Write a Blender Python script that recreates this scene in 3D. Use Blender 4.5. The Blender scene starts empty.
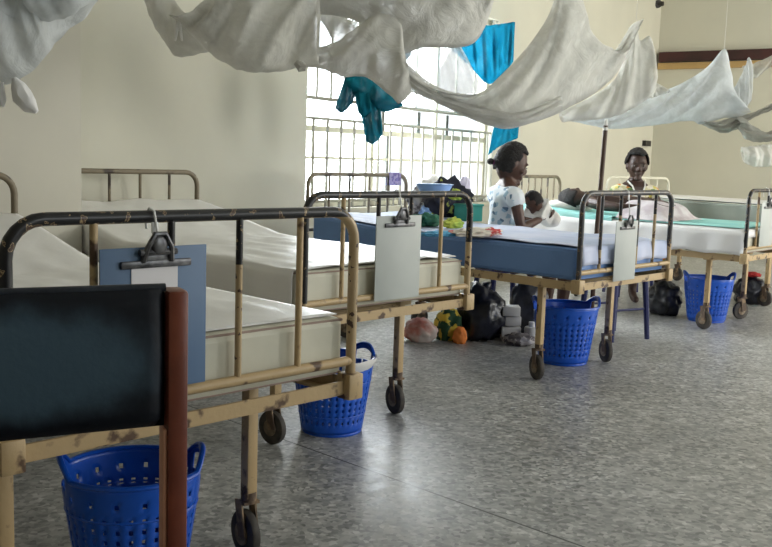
import bpy, bmesh, math, random
from mathutils import Vector, Matrix, noise
random.seed(7)
SC = bpy.context.scene
COL = SC.collection
PI = math.pi
rad = math.radians

# ------------------------------------------------------------------ camera
CAM_H, FPX, PITCH, ROLL = 1.118, 939.5, rad(7.045), rad(1.885)
cd = bpy.data.cameras.new('camera')
cam = bpy.data.objects.new('camera', cd)
COL.objects.link(cam)
cd.sensor_width = 36.0
cd.lens = FPX / 772 * 36.0
cd.clip_start = 0.02
CM = Matrix.Translation((0, 0, CAM_H)) @ Matrix.Rotation(PI / 2 - PITCH, 4, 'X') @ Matrix.Rotation(ROLL, 4, 'Z')
cam.matrix_world = CM
SC.camera = cam
cd.dof.use_dof = False

# ------------------------------------------------------------------ world, light, exposure
SC.view_settings.view_transform = 'Standard'
SC.view_settings.look = 'None'
SC.view_settings.gamma = 1
SC.view_settings.use_curve_mapping = False
SC.view_settings.exposure = 0.07
wd = bpy.data.worlds.new('sky')
SC.world = wd
wd.use_nodes = True
bg = wd.node_tree.nodes['Background']
bg.inputs[0].default_value = (0.93, 0.97, 1.0, 1)
bg.inputs[1].default_value = 1.3

WA = rad(33.574)                                   # the window wall runs this far off the view direction
Wd = Vector((math.sin(WA), math.cos(WA), 0))       # along the wall
Nd = Vector((-math.cos(WA), math.sin(WA), 0))      # towards the wall
WALL_N, PIER_N, PIER_S, END_S, OPP_N, BACK_S, CEIL = 4.10, 3.55, 2.81, 12.5, -3.6, -3.0, 3.7


def wn(s, n, z=0.0):
    return Wd * s + Nd * n + Vector((0, 0, z))


def area_light(name, s, n, z, sx, sy, power, color, aim):
    ld = bpy.data.lights.new(name, 'AREA')
    ld.shape = 'RECTANGLE'; ld.size = sx; ld.size_y = sy
    ld.energy = power; ld.color = color
    o = bpy.data.objects.new(name, ld)
    COL.objects.link(o)
    o.location = wn(s, n, z)
    o.rotation_euler = Vector(aim).to_track_quat('-Z', 'Z').to_euler()
    return o


# daylight through the windows of the opposite wall and through the window behind the beds
area_light('daylight_opposite_near', 2.6, OPP_N + .05, 1.9, 2.2, 1.4, 28, (.92, .98, 1), Nd)
area_light('daylight_opposite_mid', 6.4, OPP_N + .05, 1.9, 2.4, 1.4, 115, (.98, .99, .98), Nd)
area_light('daylight_opposite_far', 10.6, OPP_N + .05, 1.9, 2.4, 1.4, 235, (1, .96, .88), Nd)
area_light('daylight_window', 6.5, WALL_N + .45, 1.7, 2.6, 1.4, 260, (.90, .96, 1), -Nd + Vector((0, 0, -.25)))


# ------------------------------------------------------------------ pixel helper: a photograph point at a depth or height
CI = CM.to_3x3()


def ray(px, py):
    d = CI @ Vector(((px - 386) / FPX, -(py - 273.5) / FPX, -1))
    return d


def at(px, py, depth):
    d = ray(px, py)
    return Vector((0, 0, CAM_H)) + d * (depth / d.y)


def atz(px, py, z):
    d = ray(px, py)
    return Vector((0, 0, CAM_H)) + d * ((z - CAM_H) / d.z)


# ------------------------------------------------------------------ materials
MATS = {}


def nodes_of(m):
    m.use_nodes = True
    nt = m.node_tree
    return nt, nt.nodes, nt.links


def mat(name, col, rough=.6, metal=0., spec=.5, col2=None, scale=8., lo=.4, hi=.6, bump=0., bscale=60., detail=4., sheen=0., trans=0.):
    m = bpy.data.materials.new(name)
    nt, N, L = nodes_of(m)
    b = N['Principled BSDF']
    b.inputs['Base Color'].default_value = (*col, 1)
    b.inputs['Roughness'].default_value = rough
    b.inputs['Metallic'].default_value = metal
    b.inputs['Specular IOR Level'].default_value = spec
    tc = N.new('ShaderNodeTexCoord')
    if col2 is not None:
        nz = N.new('ShaderNodeTexNoise'); nz.inputs['Scale'].default_value = scale; nz.inputs['Detail'].default_value = detail
        L.new(tc.outputs['Object'], nz.inputs['Vector'])
        mr = N.new('ShaderNodeMapRange'); mr.inputs[1].default_value = lo; mr.inputs[2].default_value = hi
        L.new(nz.outputs['Fac'], mr.inputs[0])
        mx = N.new('ShaderNodeMix'); mx.data_type = 'RGBA'
        mx.inputs[6].default_value = (*col, 1); mx.inputs[7].default_value = (*col2, 1)
        L.new(mr.outputs[0], mx.inputs[0]); L.new(mx.outputs[2], b.inputs['Base Color'])
    if bump:
        n2 = N.new('ShaderNodeTexNoise'); n2.inputs['Scale'].default_value = bscale; n2.inputs['Detail'].default_value = 5
        L.new(tc.outputs['Object'], n2.inputs['Vector'])
        bp = N.new('ShaderNodeBump'); bp.inputs['Strength'].default_value = bump; bp.inputs['Distance'].default_value = .01
        L.new(n2.outputs['Fac'], bp.inputs['Height']); L.new(bp.outputs[0], b.inputs['Normal'])
    MATS[name] = m
    return m


M_wall = mat('wall_paint', (.63, .61, .505), .65, col2=(.585, .57, .475), scale=1.4, lo=.35, hi=.65, bump=.08, bscale=9)
M_pier = mat('pier_paint', (.59, .565, .475), .65, col2=(.55, .525, .445), scale=1.6, lo=.35, hi=.65, bump=.08, bscale=9)
M_ceil = mat('ceiling_paint', (.75, .74, .68), .8, col2=(.70, .69, .62), scale=2)
M_tan = mat('tan_paint', (.50, .36, .19), .45, col2=(.10, .055, .03), scale=17, lo=.56, hi=.64, bump=.1, bscale=70)
M_black = mat('black_worn_paint', (.010, .010, .012), .32, col2=(.36, .27, .17), scale=22, lo=.62, hi=.66, bump=.1, bscale=70)
M_rust = mat('rusty_steel', (.11, .07, .045), .6, col2=(.30, .20, .11), scale=18, lo=.5, hi=.62, bump=.3)
M_rubber = mat('caster_rubber', (.035, .03, .028), .7, col2=(.07, .06, .05), scale=20)
M_hub = mat('caster_hub', (.28, .22, .15), .5, metal=.2, col2=(.12, .08, .05), scale=25)
M_head = mat('headboard_paint', (.22, .18, .12), .5, col2=(.06, .045, .035), scale=9, lo=.55, hi=.62)
M_spring = mat('bed_deck_steel', (.22, .19, .15), .6, col2=(.10, .07, .05), scale=15)
M_cream = mat('cream_vinyl', (.68, .66, .54), .5, col2=(.61, .59, .48), scale=5, bump=.15, bscale=6)
M_piping = mat('brown_piping', (.33, .24, .20), .6)
M_sheet = mat('white_sheet_fabric', (.88, .87, .86), .38, col2=(.82, .81, .80), scale=3, bump=.35, bscale=7)
M_bluevinyl = mat('blue_vinyl', (.14, .27, .56), .42, col2=(.12, .24, .51), scale=4, bump=.15, bscale=8)
M_bluesheet = mat('pale_blue_sheet', (.50, .57, .76), .7, col2=(.60, .64, .80), scale=3, bump=.3, bscale=9)
M_teal = mat('teal_sheet', (.25, .58, .55), .8, col2=(.32, .64, .60), scale=4, bump=.3, bscale=10)
M_greygreen = mat('grey_green_vinyl', (.24, .27, .22), .5, col2=(.20, .23, .19), scale=4)
M_basket = mat('blue_plastic', (.008, .105, .62), .28, col2=(.006, .085, .54), scale=3)
M_navy = mat('navy_plastic', (.01, .015, .09), .4)
M_bbag = mat('black_bag_plastic', (.008, .009, .014), .3, col2=(.02, .022, .035), scale=12, bump=.8, bscale=14)
M_red = mat('red_cloth', (.45, .03, .03), .8)
M_vinyl = mat('navy_leatherette', (.012, .016, .026), .42, col2=(.018, .026, .040), scale=16, bump=.15, bscale=60)
M_worn = mat('worn_leatherette', (.035, .07, .10), .5, col2=(.02, .035, .055), scale=10)
M_post = mat('reddish_wood', (.21, .052, .026), .35, col2=(.15, .035, .018), scale=9, bump=.05)
M_postraw = mat('pale_wood_edge', (.55, .27, .17), .5)
M_clipsteel = mat('clip_steel', (.16, .16, .165), .35, metal=.7, col2=(.05, .05, .055), scale=30)
M_blueboard = mat('blue_board', (.095, .17, .30), .55, col2=(.11, .185, .31), scale=4)
M_greyboard = mat('pale_grey_board', (.50, .53, .51), .5, col2=(.46, .49, .47), scale=4)
M_paper = mat('paper', (.80, .78, .80), .8)
M_whiteplastic = mat('white_plastic', (.8, .8, .8), .4)
M_frame = mat('window_steel', (.55, .53, .42), .5)
M_framedark = mat('window_steel_dark', (.10, .11, .10), .5)
M_grille = mat('grille_paint', (.34, .33, .27), .5)
M_maroon = mat('maroon_beam_paint', (.055, .012, .010), .5, col2=(.03, .008, .007), scale=3)
M_ochre = mat('ochre_wood', (.55, .36, .14), .6, col2=(.48, .31, .12), scale=3)
M_dark = mat('dark_box', (.02, .018, .016), .5)
M_skin1 = mat('skin_brown', (.085, .037, .024), .5, col2=(.065, .028, .018), scale=12)
M_skin2 = mat('skin_dark_brown', (.05, .022, .015), .5, col2=(.04, .018, .012), scale=12)
M_hair = mat('black_hair', (.008, .006, .006), .8, bump=.8, bscale=90)
M_eye = mat('eye_white', (.30, .27, .24), .5)
M_iris = mat('eye_dark', (.01, .007, .005), .2)
M_lip = mat('lip', (.12, .045, .04), .5)
M_sheet2 = mat('pinkish_white_cotton', (.68, .64, .65), .85, col2=(.52, .45, .48), scale=9, bump=.4, bscale=20)
M_babycloth = mat('baby_wrap_white', (.72, .70, .66), .85, bump=.4, bscale=20)
M_purple = mat('purple_elastic', (.16, .03, .12), .7)
M_string = mat('white_cord', (.75, .74, .70), .8)
M_woodpole = mat('dark_wood_pole', (.07, .035, .02), .5, col2=(.30, .26, .2), scale=5, lo=.62, hi=.68)
M_lightblue = mat('light_blue_plastic', (.25, .42, .75), .35)
M_tealbox = mat('teal_box', (.02, .25, .21), .5)
M_lilac = mat('lilac_plastic', (.55, .52, .66), .4)
M_yellowgreen = mat('yellow_green_cloth', (.50, .55, .08), .8, col2=(.25, .38, .06), scale=12)
M_darkcloth = mat('black_patterned_cloth', (.012, .014, .03), .8, col2=(.45, .5, .12), scale=16, lo=.64, hi=.68)
M_greycloth = mat('grey_patterned_cloth', (.10, .09, .10), .8, col2=(.38, .36, .36), scale=22, lo=.5, hi=.56)
M_skyblue = mat('sky_blue_cloth', (.12, .42, .68), .8)
M_redwhite = mat('red_and_white_cloth', (.75, .70, .62), .8, col2=(.50, .05, .05), scale=11, lo=.54, hi=.60)
M_green = mat('dark_green_cloth', (.01, .10, .06), .8)
M_pink = mat('pink_cloth', (.55, .20, .16), .8, col2=(.7, .6, .55), scale=9)
M_floral = mat('floral_bag', (.01, .06, .02), .7, col2=(.75, .55, .06), scale=13, lo=.5, hi=.54)
M_orange = mat('orange_cloth', (.75, .22, .04), .8)
M_boxwhite = mat('carton_white', (.55, .55, .56), .6)


def voronoi_print(name, cols, scale, rough=.8):
    m = bpy.data.materials.new(name)
    nt, N, L = nodes_of(m)
    b = N['Principled BSDF']; b.inputs['Roughness'].default_value = rough
    tc = N.new('ShaderNodeTexCoord'); v = N.new('ShaderNodeTexVoronoi'); v.inputs['Scale'].default_value = scale
    L.new(tc.outputs['Object'], v.inputs['Vector'])
    sep = N.new('ShaderNodeSeparateColor'); L.new(v.outputs['Color'], sep.inputs[0])
    r = N.new('ShaderNodeValToRGB'); r.color_ramp.interpolation = 'CONSTANT'
    while len(r.color_ramp.elements) < len(cols):
        r.color_ramp.elements.new(.5)
    for i, (p, c) in enumerate(cols):
        r.color_ramp.elements[i].position = p; r.color_ramp.elements[i].color = (*c, 1)
    L.new(sep.outputs[0], r.inputs[0]); L.new(r.outputs[0], b.inputs['Base Color'])
    MATS[name] = m
    return m


M_dress = voronoi_print('white_dress_blue_print', [(0, (.72, .76, .80)), (.72, (.35, .5, .62)), (.86, (.75, .77, .80)), (.95, (.12, .2, .3))], 34)
M_blouse = voronoi_print('colourful_blouse_print', [(0, (.62, .58, .36)), (.3, (.16, .26, .10)), (.48, (.75, .70, .58)), (.72, (.70, .26, .05)), (.84, (.6, .52, .12))], 26)
M_checks = voronoi_print('purple_checks', [(0, (.20, .17, .42)), (.5, (.42, .38, .62))], 60)


def wood_pad():  # leatherette pad with a rubbed bluish centre (wear of its own shape)
    m = bpy.data.materials.new('rubbed_leatherette')
    nt, N, L = nodes_of(m)
    b = N['Principled BSDF']; b.inputs['Roughness'].default_value = .6; b.inputs['Specular IOR Level'].default_value = .25
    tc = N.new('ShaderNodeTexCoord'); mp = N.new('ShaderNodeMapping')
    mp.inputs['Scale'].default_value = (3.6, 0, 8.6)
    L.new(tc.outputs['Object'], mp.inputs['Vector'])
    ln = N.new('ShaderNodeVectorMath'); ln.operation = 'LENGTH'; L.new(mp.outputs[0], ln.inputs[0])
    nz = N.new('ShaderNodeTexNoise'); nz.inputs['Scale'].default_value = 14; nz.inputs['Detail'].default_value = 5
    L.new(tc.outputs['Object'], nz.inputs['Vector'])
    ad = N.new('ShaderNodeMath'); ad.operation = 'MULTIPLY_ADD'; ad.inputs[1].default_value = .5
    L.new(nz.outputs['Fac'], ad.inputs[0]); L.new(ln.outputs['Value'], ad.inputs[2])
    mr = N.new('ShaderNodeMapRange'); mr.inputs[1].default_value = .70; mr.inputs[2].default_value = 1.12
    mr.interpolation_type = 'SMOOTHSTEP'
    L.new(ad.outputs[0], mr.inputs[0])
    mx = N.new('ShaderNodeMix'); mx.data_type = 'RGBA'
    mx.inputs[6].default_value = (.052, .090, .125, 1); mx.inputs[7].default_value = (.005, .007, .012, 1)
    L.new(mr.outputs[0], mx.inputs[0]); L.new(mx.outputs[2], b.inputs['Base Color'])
    bp = N.new('ShaderNodeBump'); bp.inputs['Strength'].default_value = .15; bp.inputs['Distance'].default_value = .004
    n2 = N.new('ShaderNodeTexNoise'); n2.inputs['Scale'].default_value = 90
    L.new(tc.outputs['Object'], n2.inputs['Vector']); L.new(n2.outputs['Fac'], bp.inputs['Height']); L.new(bp.outputs[0], b.inputs['Normal'])
    return m


M_pad = wood_pad()


def terrazzo():
    m = bpy.data.materials.new('grey_terrazzo')
    nt, N, L = nodes_of(m)
    b = N['Principled BSDF']
    tc = N.new('ShaderNodeTexCoord')
    v = N.new('ShaderNodeTexVoronoi'); v.inputs['Scale'].default_value = 62
    nzd = N.new('ShaderNodeTexNoise'); nzd.inputs['Scale'].default_value = 60
    L.new(tc.outputs['Object'], v.inputs['Vector'])
    sep = N.new('ShaderNodeSeparateColor'); L.new(v.outputs['Color'], sep.inputs[0])
    r = N.new('ShaderNodeValToRGB'); cr = r.color_ramp
    cr.elements[0].position = 0; cr.elements[0].color = (.17, .175, .17, 1)
    cr.elements[1].position = 1; cr.elements[1].color = (.50, .50, .49, 1)
    for p, c in ((.25, (.27, .275, .27, 1)), (.7, (.36, .36, .35, 1)), (.9, (.43, .43, .42, 1))):
        e = cr.elements.new(p); e.color = c
    L.new(sep.outputs[0], r.inputs[0])
    # broad stains
    n1 = N.new('ShaderNodeTexNoise'); n1.inputs['Scale'].default_value = 1.3; n1.inputs['Detail'].default_value = 6
    L.new(tc.outputs['Object'], n1.inputs['Vector'])
    mr = N.new('ShaderNodeMapRange'); mr.inputs[1].default_value = .3; mr.inputs[2].default_value = .7; mr.inputs[3].default_value = .82; mr.inputs[4].default_value = 1.24
    L.new(n1.outputs['Fac'], mr.inputs[0])
    n3 = N.new('ShaderNodeTexNoise'); n3.inputs['Scale'].default_value = 14; n3.inputs['Detail'].default_value = 5
    L.new(tc.outputs['Object'], n3.inputs['Vector'])
    mr3 = N.new('ShaderNodeMapRange'); mr3.inputs[1].default_value = .3; mr3.inputs[2].default_value = .7; mr3.inputs[3].default_value = .70; mr3.inputs[4].default_value = 1.25
    L.new(n3.outputs['Fac'], mr3.inputs[0])
    mm = N.new('ShaderNodeMath'); mm.operation = 'MULTIPLY'; L.new(mr.outputs[0], mm.inputs[0]); L.new(mr3.outputs[0], mm.inputs[1])
    sc = N.new('ShaderNodeVectorMath'); sc.operation = 'SCALE'
    L.new(r.outputs[0], sc.inputs[0]); L.new(mm.outputs[0], sc.inputs['Scale'])
    # joints: a square grid turned 45 degrees to the view
    mp = N.new('ShaderNodeMapping'); mp.vector_type = 'TEXTURE'
    a = rad(46.2)
    mp.inputs['Location'].default_value = (-.34, 3.557, 0); mp.inputs['Rotation'].default_value = (0, 0, a)
    L.new(tc.outputs['Object'], mp.inputs['Vector'])
    sx = N.new('ShaderNodeSeparateXYZ'); L.new(mp.outputs[0], sx.inputs[0])
    outs = []
    for k in (0, 1):
        w = N.new('ShaderNodeMath'); w.operation = 'PINGPONG'; w.inputs[1].default_value = 3.2
        L.new(sx.outputs[k], w.inputs[0])
        c = N.new('ShaderNodeMath'); c.operation = 'LESS_THAN'; c.inputs[1].default_value = (.004, .0012)[k]
        L.new(w.outputs[0], c.inputs[0]); outs.append(c)
    mxm = N.new('ShaderNodeMath'); mxm.operation = 'MAXIMUM'; L.new(outs[0].outputs[0], mxm.inputs[0]); L.new(outs[1].outputs[0], mxm.inputs[1])
    mx = N.new('ShaderNodeMix'); mx.data_type = 'RGBA'; mx.inputs[7].default_value = (.035, .035, .033, 1)
    L.new(mxm.outputs[0], mx.inputs[0]); L.new(sc.outputs[0], mx.inputs[6]); L.new(mx.outputs[2], b.inputs['Base Color'])
    n4 = N.new('ShaderNodeMapRange'); n4.inputs[3].default_value = .22; n4.inputs[4].default_value = .5
    L.new(n3.outputs['Fac'], n4.inputs[0]); L.new(n4.outputs[0], b.inputs['Roughness'])
    return m


M_floor = terrazzo()


def net_mat(name, col, alpha, transl=.5):
    m = bpy.data.materials.new(name)
    nt, N, L = nodes_of(m)
    N.remove(N['Principled BSDF'])
    out = N['Material Output']
    df = N.new('ShaderNodeBsdfDiffuse'); df.inputs[0].default_value = (*col, 1)
    tl = N.new('ShaderNodeBsdfTranslucent'); tl.inputs[0].default_value = (*col, 1)
    tp = N.new('ShaderNodeBsdfTransparent')
    tc = N.new('ShaderNodeTexCoord')
    nz = N.new('ShaderNodeTexNoise'); nz.inputs['Scale'].default_value = 9; nz.inputs['Detail'].default_value = 4
    L.new(tc.outputs['Object'], nz.inputs['Vector'])
    mr = N.new('ShaderNodeMapRange'); mr.inputs[1].default_value = .3; mr.inputs[2].default_value = .7
    mr.inputs[3].default_value = alpha - .12; mr.inputs[4].default_value = min(1, alpha + .12)
    L.new(nz.outputs['Fac'], mr.inputs[0])
    cr = N.new('ShaderNodeTexNoise'); cr.inputs['Scale'].default_value = 5.5; cr.inputs['Detail'].default_value = 7; cr.inputs['Distortion'].default_value = 1.6
    L.new(tc.outputs['Object'], cr.inputs['Vector'])
    bp = N.new('ShaderNodeBump'); bp.inputs['Strength'].default_value = .55; bp.inputs['Distance'].default_value = .05
    L.new(cr.outputs['Fac'], bp.inputs['Height']); L.new(bp.outputs[0], df.inputs['Normal']); L.new(bp.outputs[0], tl.inputs['Normal'])
    m1 = N.new('ShaderNodeMixShader'); m1.inputs[0].default_value = transl
    m2 = N.new('ShaderNodeMixShader')
    L.new(df.outputs[0], m1.inputs[1]); L.new(tl.outputs[0], m1.inputs[2])
    L.new(mr.outputs[0], m2.inputs[0]); L.new(tp.outputs[0], m2.inputs[1]); L.new(m1.outputs[0], m2.inputs[2])
    L.new(m2.outputs[0], out.inputs[0])
    return m


M_net = net_mat('mosquito_net_white', (.69, .68, .63), .74, .2)
M_net_sheer = net_mat('mosquito_net_sheer', (.75, .75, .72), .62, .25)
M_net_window = net_mat('mosquito_net_by_window', (.66, .65, .60), .975, .03)
M_net_blue = net_mat('mosquito_net_bluish', (.76, .79, .80), .72, .25)
M_net_grey = net_mat('mosquito_net_grey', (.50, .49, .44), .80, .3)
M_curtain = net_mat('turquoise_curtain', (.012, .24, .36), .98, .5)
M_curtain_knot = net_mat('turquoise_curtain_shaded', (.01, .17, .24), 1.0, .12)  # weak backlight of the knot put into a darker base colour
M_thinbag = net_mat('thin_white_bag', (.88, .86, .80), .97, .3)


def glass_mat():
    m = bpy.data.materials.new('window_glass')
    nt, N, L = nodes_of(m)
    b = N['Principled BSDF']
    b.inputs['Base Color'].default_value = (.97, .99, 1, 1)
    b.inputs['Roughness'].default_value = .02
    b.inputs['Transmission Weight'].default_value = 1
    b.inputs['IOR'].default_value = 1.02
    b.inputs['Alpha'].default_value = .25
    return m


M_glass = glass_mat()


# ------------------------------------------------------------------ mesh building
class MB:
    def __init__(s):
        s.v = []; s.f = []; s.m = []

    def add(s, vs, fs, mi=0):
        b = len(s.v)
        s.v += [Vector(p) for p in vs]
        s.f += [tuple(b + i for i in f) for f in fs]
        s.m += [mi] * len(fs)

    def box(s, c, d, rot=None, mi=0, bev=0):
        bm = bmesh.new()
        bmesh.ops.create_cube(bm, size=1)
        bmesh.ops.scale(bm, vec=d, verts=bm.verts)
        if bev:
            bmesh.ops.bevel(bm, geom=bm.edges[:], offset=bev, segments=2, affect='EDGES', profile=.5)
        R = rot.to_4x4() if rot is not None else Matrix()
        bm.transform(Matrix.Translation(c) @ R)
        s.bm(bm, mi)

    def bm(s, bm, mi=0):
        bm.verts.index_update()
        s.add([v.co.copy() for v in bm.verts], [[v.index for v in f.verts] for f in bm.faces], mi)
        bm.free()

    def tube(s, pts, r, n=10, mi=0, cap=True, flat=1.0):
        pts = [Vector(p) for p in pts]
        rs = r if isinstance(r, (list, tuple)) else [r] * len(pts)
        vs, fs = [], []
        t0 = (pts[1] - pts[0]).normalized()
        up = Vector((0, 0, 1)) if abs(t0.z) < .9 else Vector((1, 0, 0))
        a = t0.cross(up).normalized(); b = a.cross(t0).normalized()
        for i, p in enumerate(pts):
            if i == 0: t = pts[1] - p
            elif i == len(pts) - 1: t = p - pts[i - 1]
            else: t = (pts[i + 1] - p).normalized() + (p - pts[i - 1]).normalized()
            t.normalize()
            a = (a - t * a.dot(t)).normalized(); b = t.cross(a).normalized()
            for k in range(n):
                an = 2 * PI * k / n
                vs.append(p + a * math.cos(an) * rs[i] + b * math.sin(an) * rs[i] * flat)
        for i in range(len(pts) - 1):
            for k in range(n):
                fs.append((i * n + k, i * n + (k + 1) % n, (i + 1) * n + (k + 1) % n, (i + 1) * n + k))
        if cap:
            fs.append(tuple(range(n - 1, -1, -1))); fs.append(tuple((len(pts) - 1) * n + k for k in range(n)))
        s.add(vs, fs, mi)

    def ellipsoid(s, c, r, rot=None, seg=16, ring=10, mi=0):
        bm = bmesh.new()
        bmesh.ops.create_uvsphere(bm, u_segments=seg, v_segments=ring, radius=1)
        bmesh.ops.scale(bm, vec=r, verts=bm.verts)
        R = rot.to_4x4() if rot is not None else Matrix()
        bm.transform(Matrix.Translation(c) @ R)
        s.bm(bm, mi)

    def cyl(s, c, r, h, axis='Z', n=24, mi=0, bev=0):
        bm = bmesh.new()
        bmesh.ops.create_cone(bm, cap_ends=True, segments=n, radius1=r, radius2=r, depth=h)
        if bev:
            es = [e for e in bm.edges if len(e.link_faces) == 2 and any(len(f.verts) > 4 for f in e.link_faces)]
            bmesh.ops.bevel(bm, geom=es, offset=bev, segments=2, affect='EDGES', profile=.5)
        if axis == 'X': R = Matrix.Rotation(PI / 2, 4, 'Y')
        elif axis == 'Y': R = Matrix.Rotation(PI / 2, 4, 'X')
        else: R = Matrix()
        bm.transform(Matrix.Translation(c) @ R)
        s.bm(bm, mi)

    def build(s, name, mats, parent=None, smooth=True, angle=40):
        me = bpy.data.meshes.new(name)
        me.from_pydata([tuple(v) for v in s.v], [], s.f)
        if not isinstance(mats, (list, tuple)): mats = [mats]
        for m in mats: me.materials.append(m)
        for p, k in zip(me.polygons, s.m): p.material_index = k
        me.update()
        bm = bmesh.new(); bm.from_mesh(me)
        bmesh.ops.recalc_face_normals(bm, faces=bm.faces)
        if smooth:
            for f in bm.faces: f.smooth = True
            for e in bm.edges:
                if len(e.link_faces) == 2 and e.calc_face_angle(0) > rad(angle): e.smooth = False
        bm.to_mesh(me); bm.free()
        o = bpy.data.objects.new(name, me)
        COL.objects.link(o)
        if parent is not None: o.parent = parent
        return o


def tag(o, label=None, cat=None, group=None, kind=None):
    if label: o['label'] = label
    if cat: o['category'] = cat
    if group: o['group'] = group
    if kind: o['kind'] = kind
    return o


def thing(name, label, cat, loc=(0, 0, 0), rz=0, group=None):
    o = bpy.data.objects.new(name, None)
    o.empty_display_size = .1
    COL.objects.link(o)
    o.location = loc; o.rotation_euler = (0, 0, rz)
    return tag(o, label, cat, group)


def kids(o):
    return [c for c in bpy.data.objects if c.parent == o]


def copy_tree(o, parent=None):
    c = o.copy(); COL.objects.link(c); c.parent = parent
    for ch in kids(o): copy_tree(ch, c)
    return c


def recenter(o):
    """put a top-level mesh's origin at the middle of its base"""
    me = o.data
    xs = [v.co for v in me.vertices]
    lo = Vector((min(p.x for p in xs), min(p.y for p in xs), min(p.z for p in xs)))
    hi = Vector((max(p.x for p in xs), max(p.y for p in xs), max(p.z for p in xs)))
    c = Vector(((lo.x + hi.x) / 2, (lo.y + hi.y) / 2, lo.z))
    me.transform(Matrix.Translation(-c)); o.location = c
    return o


# ------------------------------------------------------------------ the room
def struct(name, mb, m, **k):
    o = mb.build(name, m, smooth=k.get('smooth', False))
    o['kind'] = 'structure'
    return o


def wallbox(mb, s0, s1, n0, n1, z0, z1, mi=0):
    vs = [wn(s, n, z) for z in (z0, z1) for (s, n) in ((s0, n0), (s1, n0), (s1, n1), (s0, n1))]
    mb.add(vs, [(0, 1, 2, 3), (4, 5, 6, 7), (0, 1, 5, 4), (1, 2, 6, 5), (2, 3, 7, 6), (3, 0, 4, 7)], mi)


b = MB(); wallbox(b, BACK_S - .2, END_S + .2, OPP_N - .2, WALL_N + .2, -.1, 0); struct('floor', b, M_floor)
b = MB(); wallbox(b, BACK_S - .2, END_S + .2, OPP_N - .2, WALL_N + .2, CEIL, CEIL + .1); struct('ceiling', b, M_ceil)
WS0, WS1, WZ0, WZ1 = 5.13, 7.92, .74, 2.40
b = MB()
wallbox(b, PIER_S, WS0, WALL_N, WALL_N + .2, 0, CEIL)
wallbox(b, WS1, END_S, WALL_N, WALL_N + .2, 0, CEIL)
wallbox(b, WS0, WS1, WALL_N, WALL_N + .2, 0, WZ0)
wallbox(b, WS0, WS1, WALL_N, WALL_N + .2, WZ1, CEIL)
struct('wall_window', b, M_wall)
b = MB(); wallbox(b, BACK_S, PIER_S, PIER_N, WALL_N + .2, 0, CEIL); struct('wall_pier', b, M_pier)
b = MB(); wallbox(b, END_S, END_S + .2, OPP_N, WALL_N + .2, 0, CEIL); struct('wall_end', b, M_wall)
b = MB(); wallbox(b, BACK_S - .2, BACK_S, OPP_N, WALL_N + .2, 0, CEIL); struct('wall_back', b, M_wall)
b = MB()
holes = [(1.5, 3.7), (5.2, 7.6), (9.4, 11.8)]
prev = BACK_S
for h0, h1 in holes:
    wallbox(b, prev, h0, OPP_N - .2, OPP_N, 0, CEIL); wallbox(b, h0, h1, OPP_N - .2, OPP_N, 0, 1.2); wallbox(b, h0, h1, OPP_N - .2, OPP_N, 2.6, CEIL)
    prev = h1
wallbox(b, prev, END_S, OPP_N - .2, OPP_N, 0, CEIL)
struct('wall_opposite', b, M_wall)
# maroon beam and ochre batten on the end wall
b = MB(); wallbox(b, END_S - .09, END_S, OPP_N + .02, WALL_N - .04, 2.475, 2.60); struct('trim_1', b, M_maroon)
b = MB(); wallbox(b, END_S - .05, END_S, OPP_N + .02, WALL_N - .02, 2.385, 2.465); struct('trim_2', b, M_ochre)

# window behind the beds
win = bpy.data.objects.new('window_1', None); COL.objects.link(win); win['kind'] = 'structure'
win.location = wn((WS0 + WS1) / 2, WALL_N + .1, WZ0)
WI = win.location.copy()


def wpart(name, mb, m, parent=win):
    for i, v in enumerate(mb.v): mb.v[i] = v - WI
    o = mb.build(name, m, parent, smooth=False)
    return o


b = MB()
T = .045
wallbox(b, WS0, WS1, WALL_N + .08, WALL_N + .13, WZ0, WZ0 + T); wallbox(b, WS0, WS1, WALL_N + .08, WALL_N + .13, WZ1 - T, WZ1)
wallbox(b, WS0, WS0 + .06, WALL_N + .08, WALL_N + .13, WZ0, WZ1); wallbox(b, WS1 - T, WS1, WALL_N + .08, WALL_N + .13, WZ0, WZ1)
wallbox(b, WS0, WS1, WALL_N + .08, WALL_N + .13, 1.285, 1.325)
wallbox(b, WS0, WS1, WALL_N + .08, WALL_N + .12, 1.09, 1.11)
for s in (6.05, 7.0):
    wallbox(b, s - .02, s + .02, WALL_N + .08, WALL_N + .13, WZ0, WZ1)
wpart('window_frame', b, M_frame)
b = MB()
for s in (6.22, 6.75, 7.22):
    wallbox(b, s - .022, s + .022, WALL_N + .10, WALL_N + .14, 1.325, 1.50)
wallbox(b, 6.28, 6.32, WALL_N + .10, WALL_N + .14, WZ0, 1.285)
wpart('window_stay', b, M_framedark)
b = MB(); wallbox(b, WS0 + .05, WS1 - .04, WALL_N + .10, WALL_N + .106, WZ0 + .04, WZ1 - .04); wpart('window_pane', b, M_glass)
b = MB(); wallbox(b, WS0 - .05, WS1 + .05, WALL_N - .04, WALL_N + .08, WZ0 - .04, WZ0); wpart('window_sill', b, M_frame)
b = MB()
gn = WALL_N + .035
for z in (1.375, 1.515, WZ0 + .05):
    b.tube([wn(WS0, gn, z), wn(WS1, gn, z)], .012 if z != 1.515 else .015, 6)
s = WS0 + .12
k = 0
while s < WS1:
    b.tube([wn(s, gn, WZ0), wn(s, gn, 1.375)], .012, 6)
    if k % 2 == 0 or k < 4: b.tube([wn(s + .03, gn, 1.515), wn(s + .03, gn, WZ1)], .010, 6)
    s += .163; k += 1
wpart('window_grille', b, M_grille)

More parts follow.
